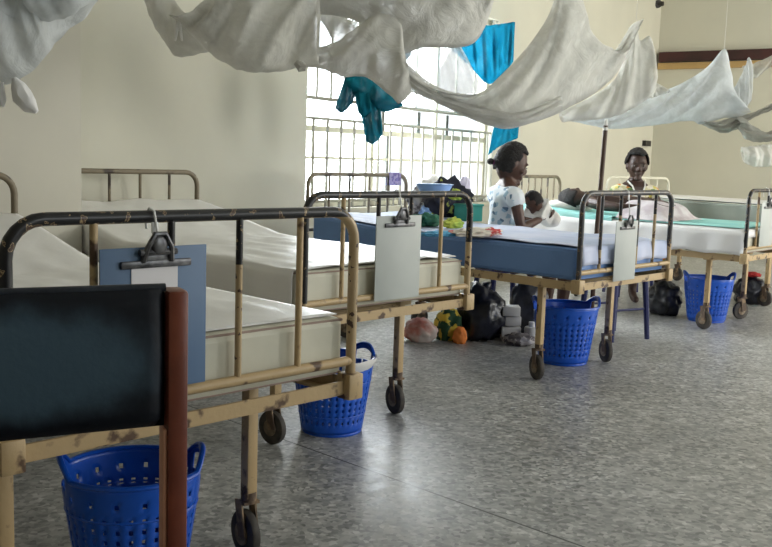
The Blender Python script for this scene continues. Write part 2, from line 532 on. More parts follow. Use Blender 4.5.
# switch on the window wall by the corner, cable cleat above
b = MB(); p = 12.2
wallbox(b, p - .10, p + .10, WALL_N - .05, WALL_N, 1.375, 1.445)
o = recenter(b.build('wall_switch', M_dark, smooth=False)); tag(o, 'small dark switch box on the cream wall by the room corner', 'switch')
b = MB()
c = wn(12.3, WALL_N - .02, 3.2); b.cyl(c, .05, .05, 'Y', 14); b.tube([c, wn(12.3, WALL_N - .09, 3.2)], .03, 8)
o = recenter(b.build('ceiling_hook', M_dark)); tag(o, 'small dark hook high on the wall near the room corner', 'hook')


# ------------------------------------------------------------------ beds
BW, BL = .9, 1.97
ZF, ZH, ZR, ZB = .979, 1.0, .594, .506


def arc_frame(u0, u1, v, z0, z1, r=.07, n=6):
    pts = [(u0, v, z0), (u0, v, z1 - r)]
    for i in range(1, n + 1):
        a = PI / 2 * i / n
        pts.append((u0 + r - r * math.cos(a), v, z1 - r + r * math.sin(a)))
    for i in range(0, n + 1):
        a = PI / 2 * i / n
        pts.append((u1 - r + r * math.sin(a), v, z1 - r + r * math.cos(a)))
    pts.append((u1, v, z0))
    return pts


# per-bed paint of the footboard: worn black down to a height that differs from post to post
def two_tone(name, zsplit, jitter, dark=(.010, .010, .012), chip=.61, zleft=None):
    m = bpy.data.materials.new(name)
    nt, N, L = nodes_of(m)
    b = N['Principled BSDF']; b.inputs['Roughness'].default_value = .35
    tc = N.new('ShaderNodeTexCoord'); sx = N.new('ShaderNodeSeparateXYZ'); L.new(tc.outputs['Object'], sx.inputs[0])
    # the black paint reaches down to a different height on each post
    nz = N.new('ShaderNodeTexNoise'); nz.inputs['Scale'].default_value = 9; nz.inputs['Detail'].default_value = 1
    cx = N.new('ShaderNodeCombineXYZ'); L.new(sx.outputs[0], cx.inputs[0]); L.new(cx.outputs[0], nz.inputs['Vector'])
    mm = N.new('ShaderNodeMath'); mm.operation = 'MULTIPLY_ADD'; mm.inputs[1].default_value = jitter; mm.inputs[2].default_value = zsplit - jitter * .5
    L.new(nz.outputs['Fac'], mm.inputs[0])
    if zleft is not None:
        ml = N.new('ShaderNodeMapRange'); ml.inputs[1].default_value = -.44; ml.inputs[2].default_value = -.33
        ml.inputs[3].default_value = zleft; ml.inputs[4].default_value = zsplit
        L.new(sx.outputs[0], ml.inputs[0]); L.new(ml.outputs[0], mm.inputs[2])
    gt = N.new('ShaderNodeMath'); gt.operation = 'GREATER_THAN'; L.new(sx.outputs[2], gt.inputs[0]); L.new(mm.outputs[0], gt.inputs[1])
    ch = N.new('ShaderNodeTexNoise'); ch.inputs['Scale'].default_value = 42; ch.inputs['Detail'].default_value = 5; L.new(tc.outputs['Object'], ch.inputs['Vector'])
    c1 = N.new('ShaderNodeMath'); c1.operation = 'LESS_THAN'; c1.inputs[1].default_value = chip; L.new(ch.outputs['Fac'], c1.inputs[0])
    an = N.new('ShaderNodeMath'); an.operation = 'MULTIPLY'; L.new(gt.outputs[0], an.inputs[0]); L.new(c1.outputs[0], an.inputs[1])
    c2 = N.new('ShaderNodeMath'); c2.operation = 'GREATER_THAN'; c2.inputs[1].default_value = .63; L.new(ch.outputs['Fac'], c2.inputs[0])
    tan = N.new('ShaderNodeMix'); tan.data_type = 'RGBA'; tan.inputs[6].default_value = (.45, .33, .185, 1); tan.inputs[7].default_value = (.08, .045, .03, 1)
    L.new(c2.outputs[0], tan.inputs[0])
    mx = N.new('ShaderNodeMix'); mx.data_type = 'RGBA'; mx.inputs[7].default_value = (*dark, 1)
    L.new(tan.outputs[2], mx.inputs[6]); L.new(an.outputs[0], mx.inputs[0]); L.new(mx.outputs[2], b.inputs['Base Color'])
    return m


M_foot1 = two_tone('footboard_paint_black_rail', .967, .0, zleft=.80)
M_bar1 = two_tone('footboard_bar_paint_half_black', .865, .0)
M_bar2 = two_tone('footboard_bar_paint_dark', .70, .0)
M_foot2 = two_tone('footboard_paint_dark', .78, .0, zleft=.60)
M_foot3 = two_tone('footboard_paint_steel', .70, .0, dark=(.05, .05, .055), zleft=.56)


def turn(mb, x, y, a):
    M = Matrix.Translation((x, y, 0)) @ Matrix.Rotation(a, 4, 'Z') @ Matrix.Translation((-x, -y, 0))
    mb.v = [M @ v for v in mb.v]


SWIVEL = {1: (20, -8, 60, 10), 2: (5, -15, 70, 130), 3: (-28, -32, 20, 80), 4: (-20, 60, 30, -70), 5: (0, 40, 90, 20)}


def make_bed(name, label, matset, bars=4, head_bars=4, swivel=(0, 0, 0, 0)):
    """local frame: x across (0..BW about the middle), y from foot to head"""
    m_post, m_bar, m_headm = matset
    X = lambda u: u - BW / 2
    Y = lambda v: v - BL / 2
    root = thing(name, label, 'hospital bed', group=None)
    # footboard: bent tube with bars
    b = MB(); b.tube([(X(0) + p[0] * 1, Y(0), p[2]) for p in arc_frame(0, BW, 0, ZB + .02, ZF, .075)], .0135, 12)
    fb = b.build('footboard', m_post, root)
    for k in range(1, bars + 1):
        u = BW * k / (bars + 1)
        b = MB(); b.tube([(X(u), Y(0), ZR - .005), (X(u), Y(0), ZF - .008)], .0085, 10); b.build('bar', m_bar[(k - 1) % len(m_bar)], fb)
    b = MB(); b.tube([(X(0), Y(0), ZR), (X(BW), Y(0), ZR)], .0125, 10); b.build('lower_rail', M_tan, fb)
    b = MB(); b.tube([(X(0) + p[0], Y(BL), p[2]) for p in arc_frame(0, BW, 0, ZB + .02, ZH, .075)], .0135, 12)
    hb = b.build('headboard', m_headm, root)
    for k in range(1, head_bars + 1):
        u = BW * k / (head_bars + 1)
        b = MB(); b.tube([(X(u), Y(BL), ZR), (X(u), Y(BL), ZH - .008)], .008, 8); b.build('bar', m_headm, hb)
    b = MB(); b.tube([(X(0), Y(BL), ZR + .06), (X(BW), Y(BL), ZR + .06)], .011, 10); b.build('lower_rail', m_headm, hb)
    # frame: angle iron rails
    for u, sg in ((0, 1), (BW, -1)):
        b = MB()
        b.box((X(u), Y(BL / 2), ZB + .02), (.006, BL - .04, .042)); b.box((X(u) + sg * .018, Y(BL / 2), ZB + .002), (.036, BL - .04, .005))
        b.build('side_rail', M_tan, root)
    for v, sg in ((0, 1), (BL, -1)):
        b = MB()
        b.box((X(BW / 2), Y(v), ZB + .02), (BW - .04, .008, .034)); b.box((X(BW / 2), Y(v) + sg * .018, ZB + .002), (BW - .04, .036, .005))
        b.build('end_rail', M_tan, root)
    for u in (0, BW):
        for v in (0, BL):
            b = MB(); b.box((X(u), Y(v), ZB + .022), (.05, .05, .068), bev=.005); b.build('corner_block', M_tan, root)
    # sprung deck, the head part raised
    b = MB()
    for k in range(12):
        v = .1 + k * .1
        b.box((X(BW / 2), Y(v), .552), (BW - .05, .04, .006))
    for k in range(6):
        v = 1.34 + k * .1
        b.box((X(BW / 2), Y(v), .556 + max(0, v - 1.25) * .17), (BW - .08, .04, .006))
    b.tube([(X(.06), Y(1.25), .55), (X(.06), Y(1.93), .672)], .010, 8); b.tube([(X(BW - .06), Y(1.25), .55), (X(BW - .06), Y(1.93), .672)], .010, 8)
    b.build('bed_deck', M_spring, root)
    # legs with casters
    for q_, (u, v) in enumerate(((.109, .278), (BW - .109, .278), (.109, BL - .278), (BW - .109, BL - .278))):
        sw = rad(swivel[q_])
        b = MB(); b.box((X(u), Y(v), .345), (.034, .034, .345), bev=.004)
        b.box((X(u), Y(v), ZB - .002), (.07, .07, .03), bev=.004)
        lg = b.build('leg', M_tan, root)
        b = MB(); wz = .066
        b.cyl((X(u), Y(v), .175), .022, .03, 'Z', 14)
        for sd in (-1, 1):
            b.box((X(u) + sd * .021, Y(v) + .008, .115), (.005, .036, .105), rot=Matrix.Rotation(rad(-12), 3, 'X'))
        b.box((X(u), Y(v), .162), (.048, .04, .008)); turn(b, X(u), Y(v), sw); b.build('caster_fork', M_rust, lg)
        b = MB(); b.cyl((X(u), Y(v) + .014, wz), .066, .026, 'X', 28, bev=.006); b.cyl((X(u), Y(v) + .014, wz), .032, .034, 'X', 18, mi=1)
        turn(b, X(u), Y(v), sw); b.build('caster_wheel', [M_rubber, M_hub], lg)
    # cross ties between the legs
    for v in (.278, BL - .278):
        b = MB(); b.tube([(X(.109), Y(v), .49), (X(BW - .109), Y(v), .49)], .011, 8)
        b.build('cross_tie', M_tan, root)
    return root


BEDS = {  # foot-left corner, direction of the width
    1: (-.712, 1.741, 45.77), 2: (-.286, 3.259, 45.88), 3: (.927, 4.491, 46.48), 4: (2.371, 6.202, 48.83), 5: (3.21, 7.39, 35.0)}


def bed_mat(i):
    x, y, a = BEDS[i]
    R = Matrix.Rotation(rad(a), 4, 'Z')
    return Matrix.Translation((x, y, 0)) @ R @ Matrix.Translation((BW / 2, BL / 2, 0))


def bloc(i, u, v, z=0):
    """bed coordinates (from the foot-left corner) to world"""
    return bed_mat(i) @ Vector((u - BW / 2, v - BL / 2, z))


def place(o, i):
    o.matrix_world = bed_mat(i)
    return o


bed_labels = {
    1: 'nearest tan metal hospital bed, black-railed footboard behind the dark chair',
    2: 'tan metal hospital bed second from the camera, white sheet and blank grey clipboard',
    3: 'metal hospital bed with blue mattress, piled with clothes near the window',
    4: 'metal hospital bed with turquoise sheet, a patient lying on it',
    5: 'farthest metal hospital bed, under the grey-green mattress by the end wall'}
mats = {1: (M_foot1, (M_tan, M_bar2, M_bar1, M_tan), M_head), 2: (M_foot2, (M_tan, M_bar1, M_bar2, M_tan), M_head),
        3: (M_foot3, (M_foot3, M_bar1, M_foot3, M_bar1), M_head), 4: (M_foot2, (M_tan, M_bar1), M_head)}
for i in (1, 2, 3, 4):
    place(make_bed('hospital_bed', bed_labels[i], mats[i], 4, 8 if i == 4 else 4, SWIVEL[i]), i)
place(make_bed('hospital_bed', bed_labels[5], (M_foot3, (M_bar1,), M_cream), 4, 4), 5)


def prof(v, lift, base):
    """height along the bed with the head part raised"""
    t = max(0., min(1., (v - 1.20) / .72))
    return base + lift * (t * t * (3 - 2 * t) * .35 + t * .65)


def make_mattress(i, label, m, lift=.14, zt=.708, zb=.553, v1=1.93, group=None, m2=None, edge=M_piping):
    root = thing('mattress', label, 'mattress')
    nu, nv = 10, 30
    u0, u1, v0 = .006, BW - .006, .020
    b = MB()
    def P(u, v, top):
        z = prof(v, lift, zt) if top else prof(v, lift, zb)
        if top: z += .006 * noise.noise(Vector((u * 3, v * 3, i)))
        return Vector((u - BW / 2, v - BL / 2, z))
    vs = []; idx = {}
    for top in (0, 1):
        for a in range(nu + 1):
            for c in range(nv + 1):
                idx[(top, a, c)] = len(vs)
                vs.append(P(u0 + (u1 - u0) * a / nu, v0 + (v1 - v0) * c / nv, top))
    fs = []
    for top in (0, 1):
        for a in range(nu):
            for c in range(nv):
                q = [idx[(top, a, c)], idx[(top, a + 1, c)], idx[(top, a + 1, c + 1)], idx[(top, a, c + 1)]]
                fs.append(tuple(q if top else q[::-1]))
    for a in range(nu):
        for c, o_ in ((0, 1), (nv, 0)):
            fs.append((idx[(0, a, c)], idx[(0, a + 1, c)], idx[(1, a + 1, c)], idx[(1, a, c)]))
    for c in range(nv):
        for a in (0, nu):
            fs.append((idx[(0, a, c)], idx[(0, a, c + 1)], idx[(1, a, c + 1)], idx[(1, a, c)]))
    b.add(vs, fs)
    o = b.build('mattress_cover', m, root, angle=60)
    bv = o.modifiers.new('soft', 'BEVEL'); bv.width = .022; bv.segments = 3; bv.limit_method = 'ANGLE'; bv.angle_limit = rad(50)
    for top in (1, 0):
        ring = [P(u0 + .006, v0 + .006 + (v1 - v0 - .012) * c / 24, top) for c in range(25)]
        ring2 = [P(u1 - .006, v1 - .006 - (v1 - v0 - .012) * c / 24, top) for c in range(25)]
        pts = ring + ring2 + [ring[0]]
        b = MB(); b.tube([p + Vector((0, 0, -.008 if top else .008)) for p in pts], .0036, 6); b.build('piping', edge, root)
    place(root, i)
    return root


make_mattress(1, 'cream vinyl mattress on the nearest bed, right behind the blue clipboard', M_cream)
make_mattress(2, 'cream vinyl mattress on the second bed, behind the pale grey clipboard', M_cream)
make_mattress(3, 'royal blue vinyl mattress under the heaped clothes', M_bluevinyl, lift=.04, edge=M_bluevinyl)
make_mattress(4, 'mattress under the turquoise sheet that the patient lies on', M_cream, lift=.05)
make_mattress(5, 'grey-green vinyl mattress on the farthest bed, behind the seated woman', M_greygreen, lift=.0, zt=.835, zb=.562, edge=M_cream)


def make_sheet(name, label, i, m, u0, u1, v0, v1, lift, zt, over_l=0, over_r=0, over_f=0, wr=.006, ragged=.0, seed=0, cat='sheet', under=0.024):
    """cloth lying on a mattress; over_* is how far it hangs down on a side"""
    nu, nv = 44, 90
    a0, a1 = u0 - over_l, u1 + over_r
    c0 = v0 - over_f
    b = MB(); vs = []; fs = []
    for a in range(nu + 1):
        for c in range(nv + 1):
            s = a0 + (a1 - a0) * a / nu; t = c0 + (v1 - c0) * c / nv
            hu = max(0, u0 - s, s - u1); hv = max(0, v0 - t)
            if hu > 0 and ragged:
                k = 1 + ragged * noise.noise(Vector((t * 4, seed, 3)))
                hu *= k
            u = min(max(s, u0), u1); v = max(t, v0)
            fade = max(0., min(1., (s - a0) / .10, (a1 - s) / .10, (t - c0) / .12)) if over_l + over_r + over_f < .02 else 1
            z = prof(v, lift, zt) + .002 + .002 * fade + wr * fade * (noise.noise(Vector((s * 5, t * 3.2, seed))) + .5 * noise.noise(Vector((s * 14, t * 9, seed + 5)))) * (1 if hu == 0 else .3)
            # round the edge, then fall
            off = 0
            for h in (hu, hv):
                if h > 0:
                    z -= h * (1 if h > .012 else .6)
            fold = .010 * math.sin(t * 26 + seed) * min(1, hu / .08)
            if s < u0: u -= .012 + min(hu, .02) * .3 + fold * .6 + .004
            elif s > u1: u += .012 + fold * .6 + .004
            if t < v0: v -= .010 + .010 * abs(math.sin(s * 24)) * min(1, hv / .06)
            vs.append((u - BW / 2, v - BL / 2, z))
    for a in range(nu):
        for c in range(nv):
            q = a * (nv + 1) + c
            fs.append((q, q + nv + 1, q + nv + 2, q + 1))
    b.add(vs, fs)
    o = b.build(name, m, angle=180)
    sd = o.modifiers.new('thickness', 'SOLIDIFY'); sd.thickness = .003; sd.offset = 1
    tag(o, label, cat)
    place(o, i)
    return o


make_sheet('bed_sheet', 'plain white sheet on the nearest bed', 1, M_sheet, .022, BW - .022, .034, 1.9, .14, .709, wr=.010, seed=1)
make_sheet('bed_sheet', 'plain white sheet on the second bed from the camera', 2, M_sheet, .004, BW - .028, .042, 1.9, .14, .711, over_l=.14, wr=.010, ragged=.1, seed=2)
make_sheet('bed_sheet', 'pale blue and white sheet on the blue mattress', 3, M_bluesheet, .03, BW - .005, .020, 1.88, .04, .712, over_l=.0, over_r=.10, over_f=.09, wr=.010, seed=3, ragged=.2)
make_sheet('bed_sheet', 'white sheet hanging down the side of the bed with the patient', 4, M_sheet, .0, BW - .0, .02, 1.9, .05, .712, over_l=.17, over_r=.05, over_f=.05, wr=.004, seed=4, ragged=.35)
make_sheet('turquoise_sheet', 'turquoise sheet spread under the lying patient', 4, M_teal, .02, BW - .03, .04, 1.86, .05, .724, over_l=.0, wr=.007, seed=5)
make_sheet('bed_sheet', 'white sheet on the farthest grey-green mattress', 5, M_sheet, .0, BW - .03, .04, 1.9, .0, .838, over_l=.0, wr=.002, seed=6)


# ------------------------------------------------------------------ clipboards
def clipboard(i, u0, u1, z0, z1, m, label, paper=None, clip_dark=False):
    """hangs on the outside of a footboard"""
    w, h = u1 - u0, z1 - z0
    root = thing('clipboard', label, 'clipboard')
    P = lambda u, d, z: (u, -.022 - d, z)
    b = MB(); b.box(P(0, 0, -h / 2), (w, .004, h), bev=.0015); b.build('board', m, root)
    b = MB()
    cw = w * .66
    b.box(P(0, .006, -.035), (cw, .008, .016), bev=.003)
    b.box(P(0, .006, -.022), (cw * .45, .007, .03), bev=.003)
    # arched lever with two loops
    b.tube([P(-cw * .2, .01, -.03), P(-cw * .17, .018, .0), P(-cw * .07, .02, .028), P(cw * .07, .02, .028), P(cw * .17, .018, .0), P(cw * .2, .01, -.03)], .006, 8)
    b.tube([P(-cw * .26, .012, -.01), P(cw * .26, .012, -.01)], .007, 8)
    b.ellipsoid(P(0, .016, .006), (.020, .008, .022))
    b.build('clip', M_clipsteel, root)
    b = MB(); zt = ZF - z1
    b.tube([P(0, .012, .02), (0, -.018, zt + .012), (0, 0, zt + .018), (0, .018, zt), (0, .012, .035)], .0026, 8)
    b.box((0, -.021, zt - .022), (.016, .005, .024), bev=.002)
    b.build('hanging_tie', M_whiteplastic, root)
    if paper:
        pw, ph = paper
        b = MB(); b.box(P(-w * .01, .0035, -.04 - ph / 2), (pw, .0014, ph)); b.build('paper', M_paper, root)
    root.matrix_world = bed_mat(i) @ Matrix.Translation((u0 + w / 2 - BW / 2, -BL / 2, z1))
    return root


clipboard(1, .180, .434, .612, .918, M_blueboard, 'blue clipboard with a slip of white paper on the nearest footboard', paper=(.11, .17))
clipboard(2, .328, .575, .580, .90, M_greyboard, 'pale grey clipboard hanging on the second footboard')
clipboard(3, .285, .50, .535, .838, M_greyboard, 'narrow pale clipboard on the footboard of the blue bed')
clipboard(4, .18, .42, .60, .90, M_greyboard, 'pale clipboard at the right edge, on the farthest footboard in view')


# ------------------------------------------------------------------ blue baskets
def make_basket():
    root = thing('laundry_basket', 'blue', 'basket')
    n, rows, H = 96, 22, .305
    r0, r1 = .128, .172
    vs, fs = [], []
    for j in range(rows + 1):
        t = j / rows
        for k in range(n):
            a = 2 * PI * k / n
            r = r0 + (r1 - r0) * t
            rise = .045 * max(0, abs(math.cos(a)) - .86) / .14 * max(0, t - .8) / .2
            vs.append((r * math.cos(a) * 1.04, r * math.sin(a) * .98, .012 + H * t + rise))
    for j in range(rows):
        for k in range(n):
            kk = k % 4
            hole = False; 
            if j in (3, 5, 7, 9, 11, 13, 15) and k % 3 == 1: hole = True
            a = 2 * PI * (k + .5) / n
            if j in (19, 20) and abs(math.cos(a)) > .955: hole = True      # handle holes
            if j == 18 and k % 6 == 1: hole = True
            if not hole:
                fs.append((j * n + k, j * n + (k + 1) % n, (j + 1) * n + (k + 1) % n, (j + 1) * n + k))
    b = MB(); b.add(vs, fs)
    w = b.build('basket_wall', M_basket, root, angle=80)
    sd = w.modifiers.new('thick', 'SOLIDIFY'); sd.thickness = .004; sd.offset = 0
    b = MB(); ring = [Vector(vs[rows * n + k % n]) for k in range(n + 1)]
    b.tube(ring, .008, 8, cap=False, flat=.8)
    b.build('rim', M_basket, root)
    b = MB(); b.cyl((0, 0, .006), r0 + .002, .012, 'Z', 48, bev=.003); b.build('basket_base', M_basket, root)
    for z in (.085, .225):
        b = MB(); t = (z - .012) / H; r = r0 + (r1 - r0) * t + .001
        b.tube([(r * math.cos(2 * PI * k / 48) * 1.04, r * math.sin(2 * PI * k / 48) * .98, z) for k in range(49)], .0035, 6, cap=False)
        b.build('hoop', M_basket, root)
    return root


bk = make_basket()
# x, y, yaw, scale, label
baskets = [(-.632, 2.32, 20, .985, 'blue plastic basket under the nearest bed, behind the chair'),
           (-.203, 3.76, 40, .95, 'blue plastic basket beneath the second bed, beside its leg'),
           (1.02, 5.24, 10, 1.03, 'blue plastic basket under the foot of the blue-mattress bed'),
           (2.375, 6.86, -5, 1.0, 'blue plastic basket under the bed with the patient')]
for k, (x, y, a, sc_, lab) in enumerate(baskets):
    o = bk if k == 0 else copy_tree(bk)
    o.location = (x, y, 0); o.rotation_euler = (0, 0, rad(a)); o.scale = (sc_,) * 3
    o['label'] = lab; o['group'] = 'blue baskets under the beds'
# white cloth over the rim of the second basket
b = MB(); vs = []; fs = []
for a in range(9):
    for c in range(9):
        an = rad(-75 + a * 12); rr = .150 + .028 * math.sin(c / 8 * PI)
        vs.append((rr * math.cos(an), rr * math.sin(an), .315 + .02 * math.sin(c / 8 * PI) - .03 * abs(c - 4) / 4 + .005 * noise.noise(Vector((a, c, 0)))))
for a in range(8):
    for c in range(8):
        q = a * 9 + c; fs.append((q, q + 9, q + 10, q + 1))
b.add(vs, fs); o = b.build('plastic_wrapper', M_whiteplastic)
o.modifiers.new('thick', 'SOLIDIFY').thickness = .003
o.location = (-.203, 3.76, -.022); tag(o, 'crumpled white wrapper over the rim of the second basket', 'wrapper')


# ------------------------------------------------------------------ chair in the foreground
def foreground_chair():
    P0 = at(163, 360, 1.50)
    ang = rad(27)
    root = thing('padded_chair', 'dark padded chair with reddish wooden posts in the near left corner', 'chair', (P0.x - .215 * math.cos(ang), P0.y - .215 * math.sin(ang), 0), ang)
    # local x along the backrest, -y towards the camera (front of the chair)
    top, bot, hw = .904, .668, .218
    b = MB(); vs = []; fs = []
    nx, nz = 26, 14
    for side in (0, 1):
        for i in range(nx + 1):
            for j in range(nz + 1):
                x = -hw + 2 * hw * i / nx; t = j / nz
                z = bot + (top - bot) * t
                ex = min(1, (hw - abs(x)) / .02); ez = min(1, min(t, 1 - t) * (top - bot) / .02)
                puff = (.022 + .010 * math.sin(PI * t)) * math.sqrt(max(0, 1 - (1 - ex) ** 2)) * math.sqrt(max(0, 1 - (1 - ez) ** 2))
                vs.append((x, (-puff if side == 0 else puff * .8) + .004, z - (top + bot) / 2))
    for side in (0, 1):
        o_ = side * (nx + 1) * (nz + 1)
        for i in range(nx):
            for j in range(nz):
                q = o_ + i * (nz + 1) + j
                fs.append((q, q + nz + 1, q + nz + 2, q + 1))
    b.add(vs, fs)
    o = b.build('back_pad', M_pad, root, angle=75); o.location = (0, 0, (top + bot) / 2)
    b = MB()
    b.tube([(-hw, 0, top - .006), (hw, 0, top - .006)], .007, 10)
    b.build('pad_welt', M_vinyl, root)
    for sd in (-1, 1):
        b = MB()
        x = sd * (hw + .017)
        b.box((x, .004, .4475), (.034, .052, .895), bev=.007)
        p = b.build('back_post', M_post, root)
        b = MB(); b.box((x - sd * .0195, .0, .333), (.006, .03, .665), bev=.0015); b.build('post_edge', M_postraw, p)
    b = MB(); b.box((0, -.24, .44), (.46, .44, .06), bev=.025); b.build('seat', M_vinyl, root)
    b = MB()
    for sd in (-1, 1):
        b2 = MB(); b2.box((sd * (hw + .022), -.43, .21), (.036, .036, .42), bev=.006); b2.build('front_leg', M_post, root)
    b.box((0, -.43, .37), (.44, .02, .06), bev=.003); b.box((0, -.01, .37), (.44, .02, .06), bev=.003)
    for sd in (-1, 1): b.box((sd * (hw + .022), -.21, .37), (.02, .42, .06), bev=.003)
    b.build('seat_rail', M_post, root)
    return root


foreground_chair()


# ------------------------------------------------------------------ mosquito nets
def interp(pts, t):
    """pts: list of (x, y[, d]) ; t 0..1 by cumulative length, smooth"""
    n = len(pts)
    L = [0]
    for i in range(1, n):
        L.append(L[-1] + math.hypot(pts[i][0] - pts[i - 1][0], pts[i][1] - pts[i - 1][1]))
    d = t * L[-1]
    i = 0
    while i < n - 2 and d > L[i + 1]: i += 1
    f = (d - L[i]) / max(1e-6, L[i + 1] - L[i])
    p = [pts[max(0, i - 1)], pts[i], pts[i + 1], pts[min(n - 1, i + 2)]]
    out = []
    for c in range(len(pts[0])):
        a, b_, c_, d_ = p[0][c], p[1][c], p[2][c], p[3][c]
        out.append(.5 * ((2 * b_) + (-a + c_) * f + (2 * a - 5 * b_ + 4 * c_ - d_) * f * f + (-a + 3 * b_ - 3 * c_ + d_) * f ** 3))
    return out


def net_panel(b, top, bot, bulge=.12, folds=7, amp=.03, seed=0, nu=70, nv=14, layers=2, twist=0., mi=0):
    """a gathered pouch of netting hung between an upper and a lower edge; every edge point carries its own depth"""
    vs = []; fs = []
    rows = nv + 1 if layers == 1 else 2 * nv
    for i in range(nu + 1):
        t = i / nu
        a = interp(top, t); c = interp(bot, t)
        A = at(*a); C = at(*c)
        back = Vector((0, 1, 0))
        for j in range(rows):
            if layers == 1: k, sgn = j / nv, -1
            elif j <= nv: k, sgn = j / nv, -1
            else: k, sgn = (2 * nv - j) / nv, 1
            p = A.lerp(C, k)
            belly = math.sin(PI * k) ** .8
            ph = folds * 2 * PI * (t + twist * (k - .5)) + seed
            w = amp * (math.sin(ph) + .5 * math.sin(2.3 * ph + seed * 2 + k * 2)) * (.35 + .65 * belly)
            w += .02 * noise.noise(Vector((t * 6 + seed, k * 3, seed)))
            p = p + back * (sgn * bulge * belly * .5 + w)
            p.z += .006 * noise.noise(Vector((t * 16, k * 5, seed + 9)))
            vs.append(p)
    m = rows
    for i in range(nu):
        for j in range(m if layers == 2 else m - 1):
            fs.append((i * m + j, i * m + (j + 1) % m, (i + 1) * m + (j + 1) % m, (i + 1) * m + j))
    b.add(vs, fs, mi)


def net_thing(label, panels, m, parts=()):
    bs = MB()
    for p in panels: net_panel(bs, **p)
    c = Vector((0, 0, 0))
    for v in bs.v: c += v
    c /= len(bs.v); c.z = min(v.z for v in bs.v)
    root = thing('mosquito_net', label, 'mosquito net', c, group='knotted mosquito nets hanging over the beds')
    for i, v in enumerate(bs.v): bs.v[i] = v - c
    bs.build('netting', m, root, angle=180)
    for nm, pts, r, mm in parts:
        b = MB(); b.tube([p - c for p in pts], r, 8); b.build(nm, mm, root)
    return root


def hang(px, py, d):  # cord from a net point up to the ceiling
    p = at(px, py, d)
    return [p, Vector((p.x, p.y, CEIL - .002))]


# net over the nearest bed, top left
d = 2.5
tail = lambda pts, d: [at(x, y, d) for x, y in pts]
net_thing('bluish white mosquito net bunched at the top left, two knotted tails hanging',
          [dict(top=[(-60, -30, d), (10, -34, d), (60, -32, d + .1), (100, -26, d + .1)], bot=[(-60, 50, d), (-8, 78, d), (8, 84, d), (28, 74, d), (50, 52, d), (68, 30, d + .1), (92, 6, d + .1), (100, -22, d + .1)], bulge=.22, folds=4, amp=.02, seed=1),
           dict(top=[(-60, -32, d + .1), (40, -34, d), (98, -30, d)], bot=[(-60, 30, d + .1), (0, 24, d - .05), (40, 22, d - .05), (75, 14, d - .05), (98, -8, d)], bulge=.16, folds=5, amp=.02, seed=4)],
          M_net_blue,
          [('knotted_tail', tail([(14, 78), (18, 86), (22, 96), (30, 106), (37, 112)], d - .02), [.006, .020, .028, .022, .006], M_sheet),
           ('knotted_tail', tail([(2, 82), (1, 90), (2, 100), (3, 107)], d - .02), [.005, .010, .012, .004], M_sheet),
           ('hanging_cord', hang(60, -20, d + .1), .0014, M_string)])
# net over the second bed
d = 3.9
net_thing('greyish mosquito net gathered with a small white tie, left of the window',
          [dict(top=[(140, -24, d), (160, -22, d), (182, 10, d), (200, 14, d), (230, -10, d)], bot=[(143, -4, d), (152, 22, d), (166, 44, d), (178, 57, d), (205, 53, d), (228, 48, d)], bulge=.12, folds=2, amp=.01, seed=2),
           dict(top=[(176, 17, d - .1), (192, 12, d - .1), (214, -6, d - .1), (250, -26, d - .1), (318, -26, d)], bot=[(178, 22, d - .1), (198, 42, d - .1), (216, 58, d - .1), (240, 70, d - .1), (262, 73, d - .1), (300, 68, d), (318, 64, d)], bulge=.24, folds=4, amp=.022, seed=3, twist=.35)],
          M_net,
          [('white_tie', tail([(178, 20), (177, 27), (176, 35), (175, 41)], d - .18), [.006, .009, .006, .004], M_string),
           ('white_tie', tail([(178, 20), (180, 27), (181, 35), (182, 41)], d - .18), [.006, .008, .006, .004], M_string),
           ('net_knot', tail([(296, 62), (301, 67), (306, 68)], d - .12), [.012, .022, .012], M_net_grey),
           ('hanging_cord', hang(215, -12, d - .1), .0014, M_string)])
# net between the second and third bed, in front of the window
d = 4.6
net_thing('mosquito net stretched across the left part of the window',
          [dict(top=[(296, -26, d), (360, -26, d), (430, -26, d), (500, -26, d + .2)], bot=[(298, 12, d), (330, 15, d), (357, 22, d), (376, 40, d), (397, 54, d), (424, 48, d), (468, 46, d + .1), (485, 27, d + .2), (496, -6, d + .2)], bulge=.16, folds=4, amp=.014, seed=5, twist=.4),
           dict(top=[(302, 50, d - .1), (334, 43, d - .1), (357, 26, d - .1), (380, 14, d - .1), (400, 22, d - .1), (404, 50, d - .1)], bot=[(303, 66, d - .1), (325, 70, d - .1), (343, 77, d - .1), (365, 77, d - .1), (386, 92, d - .1), (400, 103, d - .1), (412, 92, d - .1)], bulge=.14, folds=2, amp=.012, seed=6, twist=.5),
           dict(top=[(312, 13, d + .1), (335, 15, d + .1), (358, 22, d + .1)], bot=[(331, 30, d + .1), (336, 44, d + .1), (358, 26, d + .1)], bulge=.04, folds=1, amp=.01, seed=9, layers=1),
           dict(top=[(293, -26, d - .1), (300, -26, d - .1), (314, -26, d - .1)], bot=[(297, 64, d - .1), (303, 68, d - .1), (312, 66, d - .1)], bulge=.10, folds=3, amp=.02, seed=8)],
          M_net_window, [('hanging_cord', hang(400, -20, d - .1), .0014, M_string)])
# sheer net hanging behind, in front of the right half of the window
net_thing('sheer white mosquito net hanging behind the others, before the middle of the window',
          [dict(top=[(396, 20, 5.6), (430, 20, 5.6), (452, 30, 5.6)], bot=[(402, 92, 5.6), (440, 96, 5.6), (484, 92, 5.6)], bulge=.06, folds=4, amp=.015, seed=31, layers=1)],
          M_net_sheer, [])
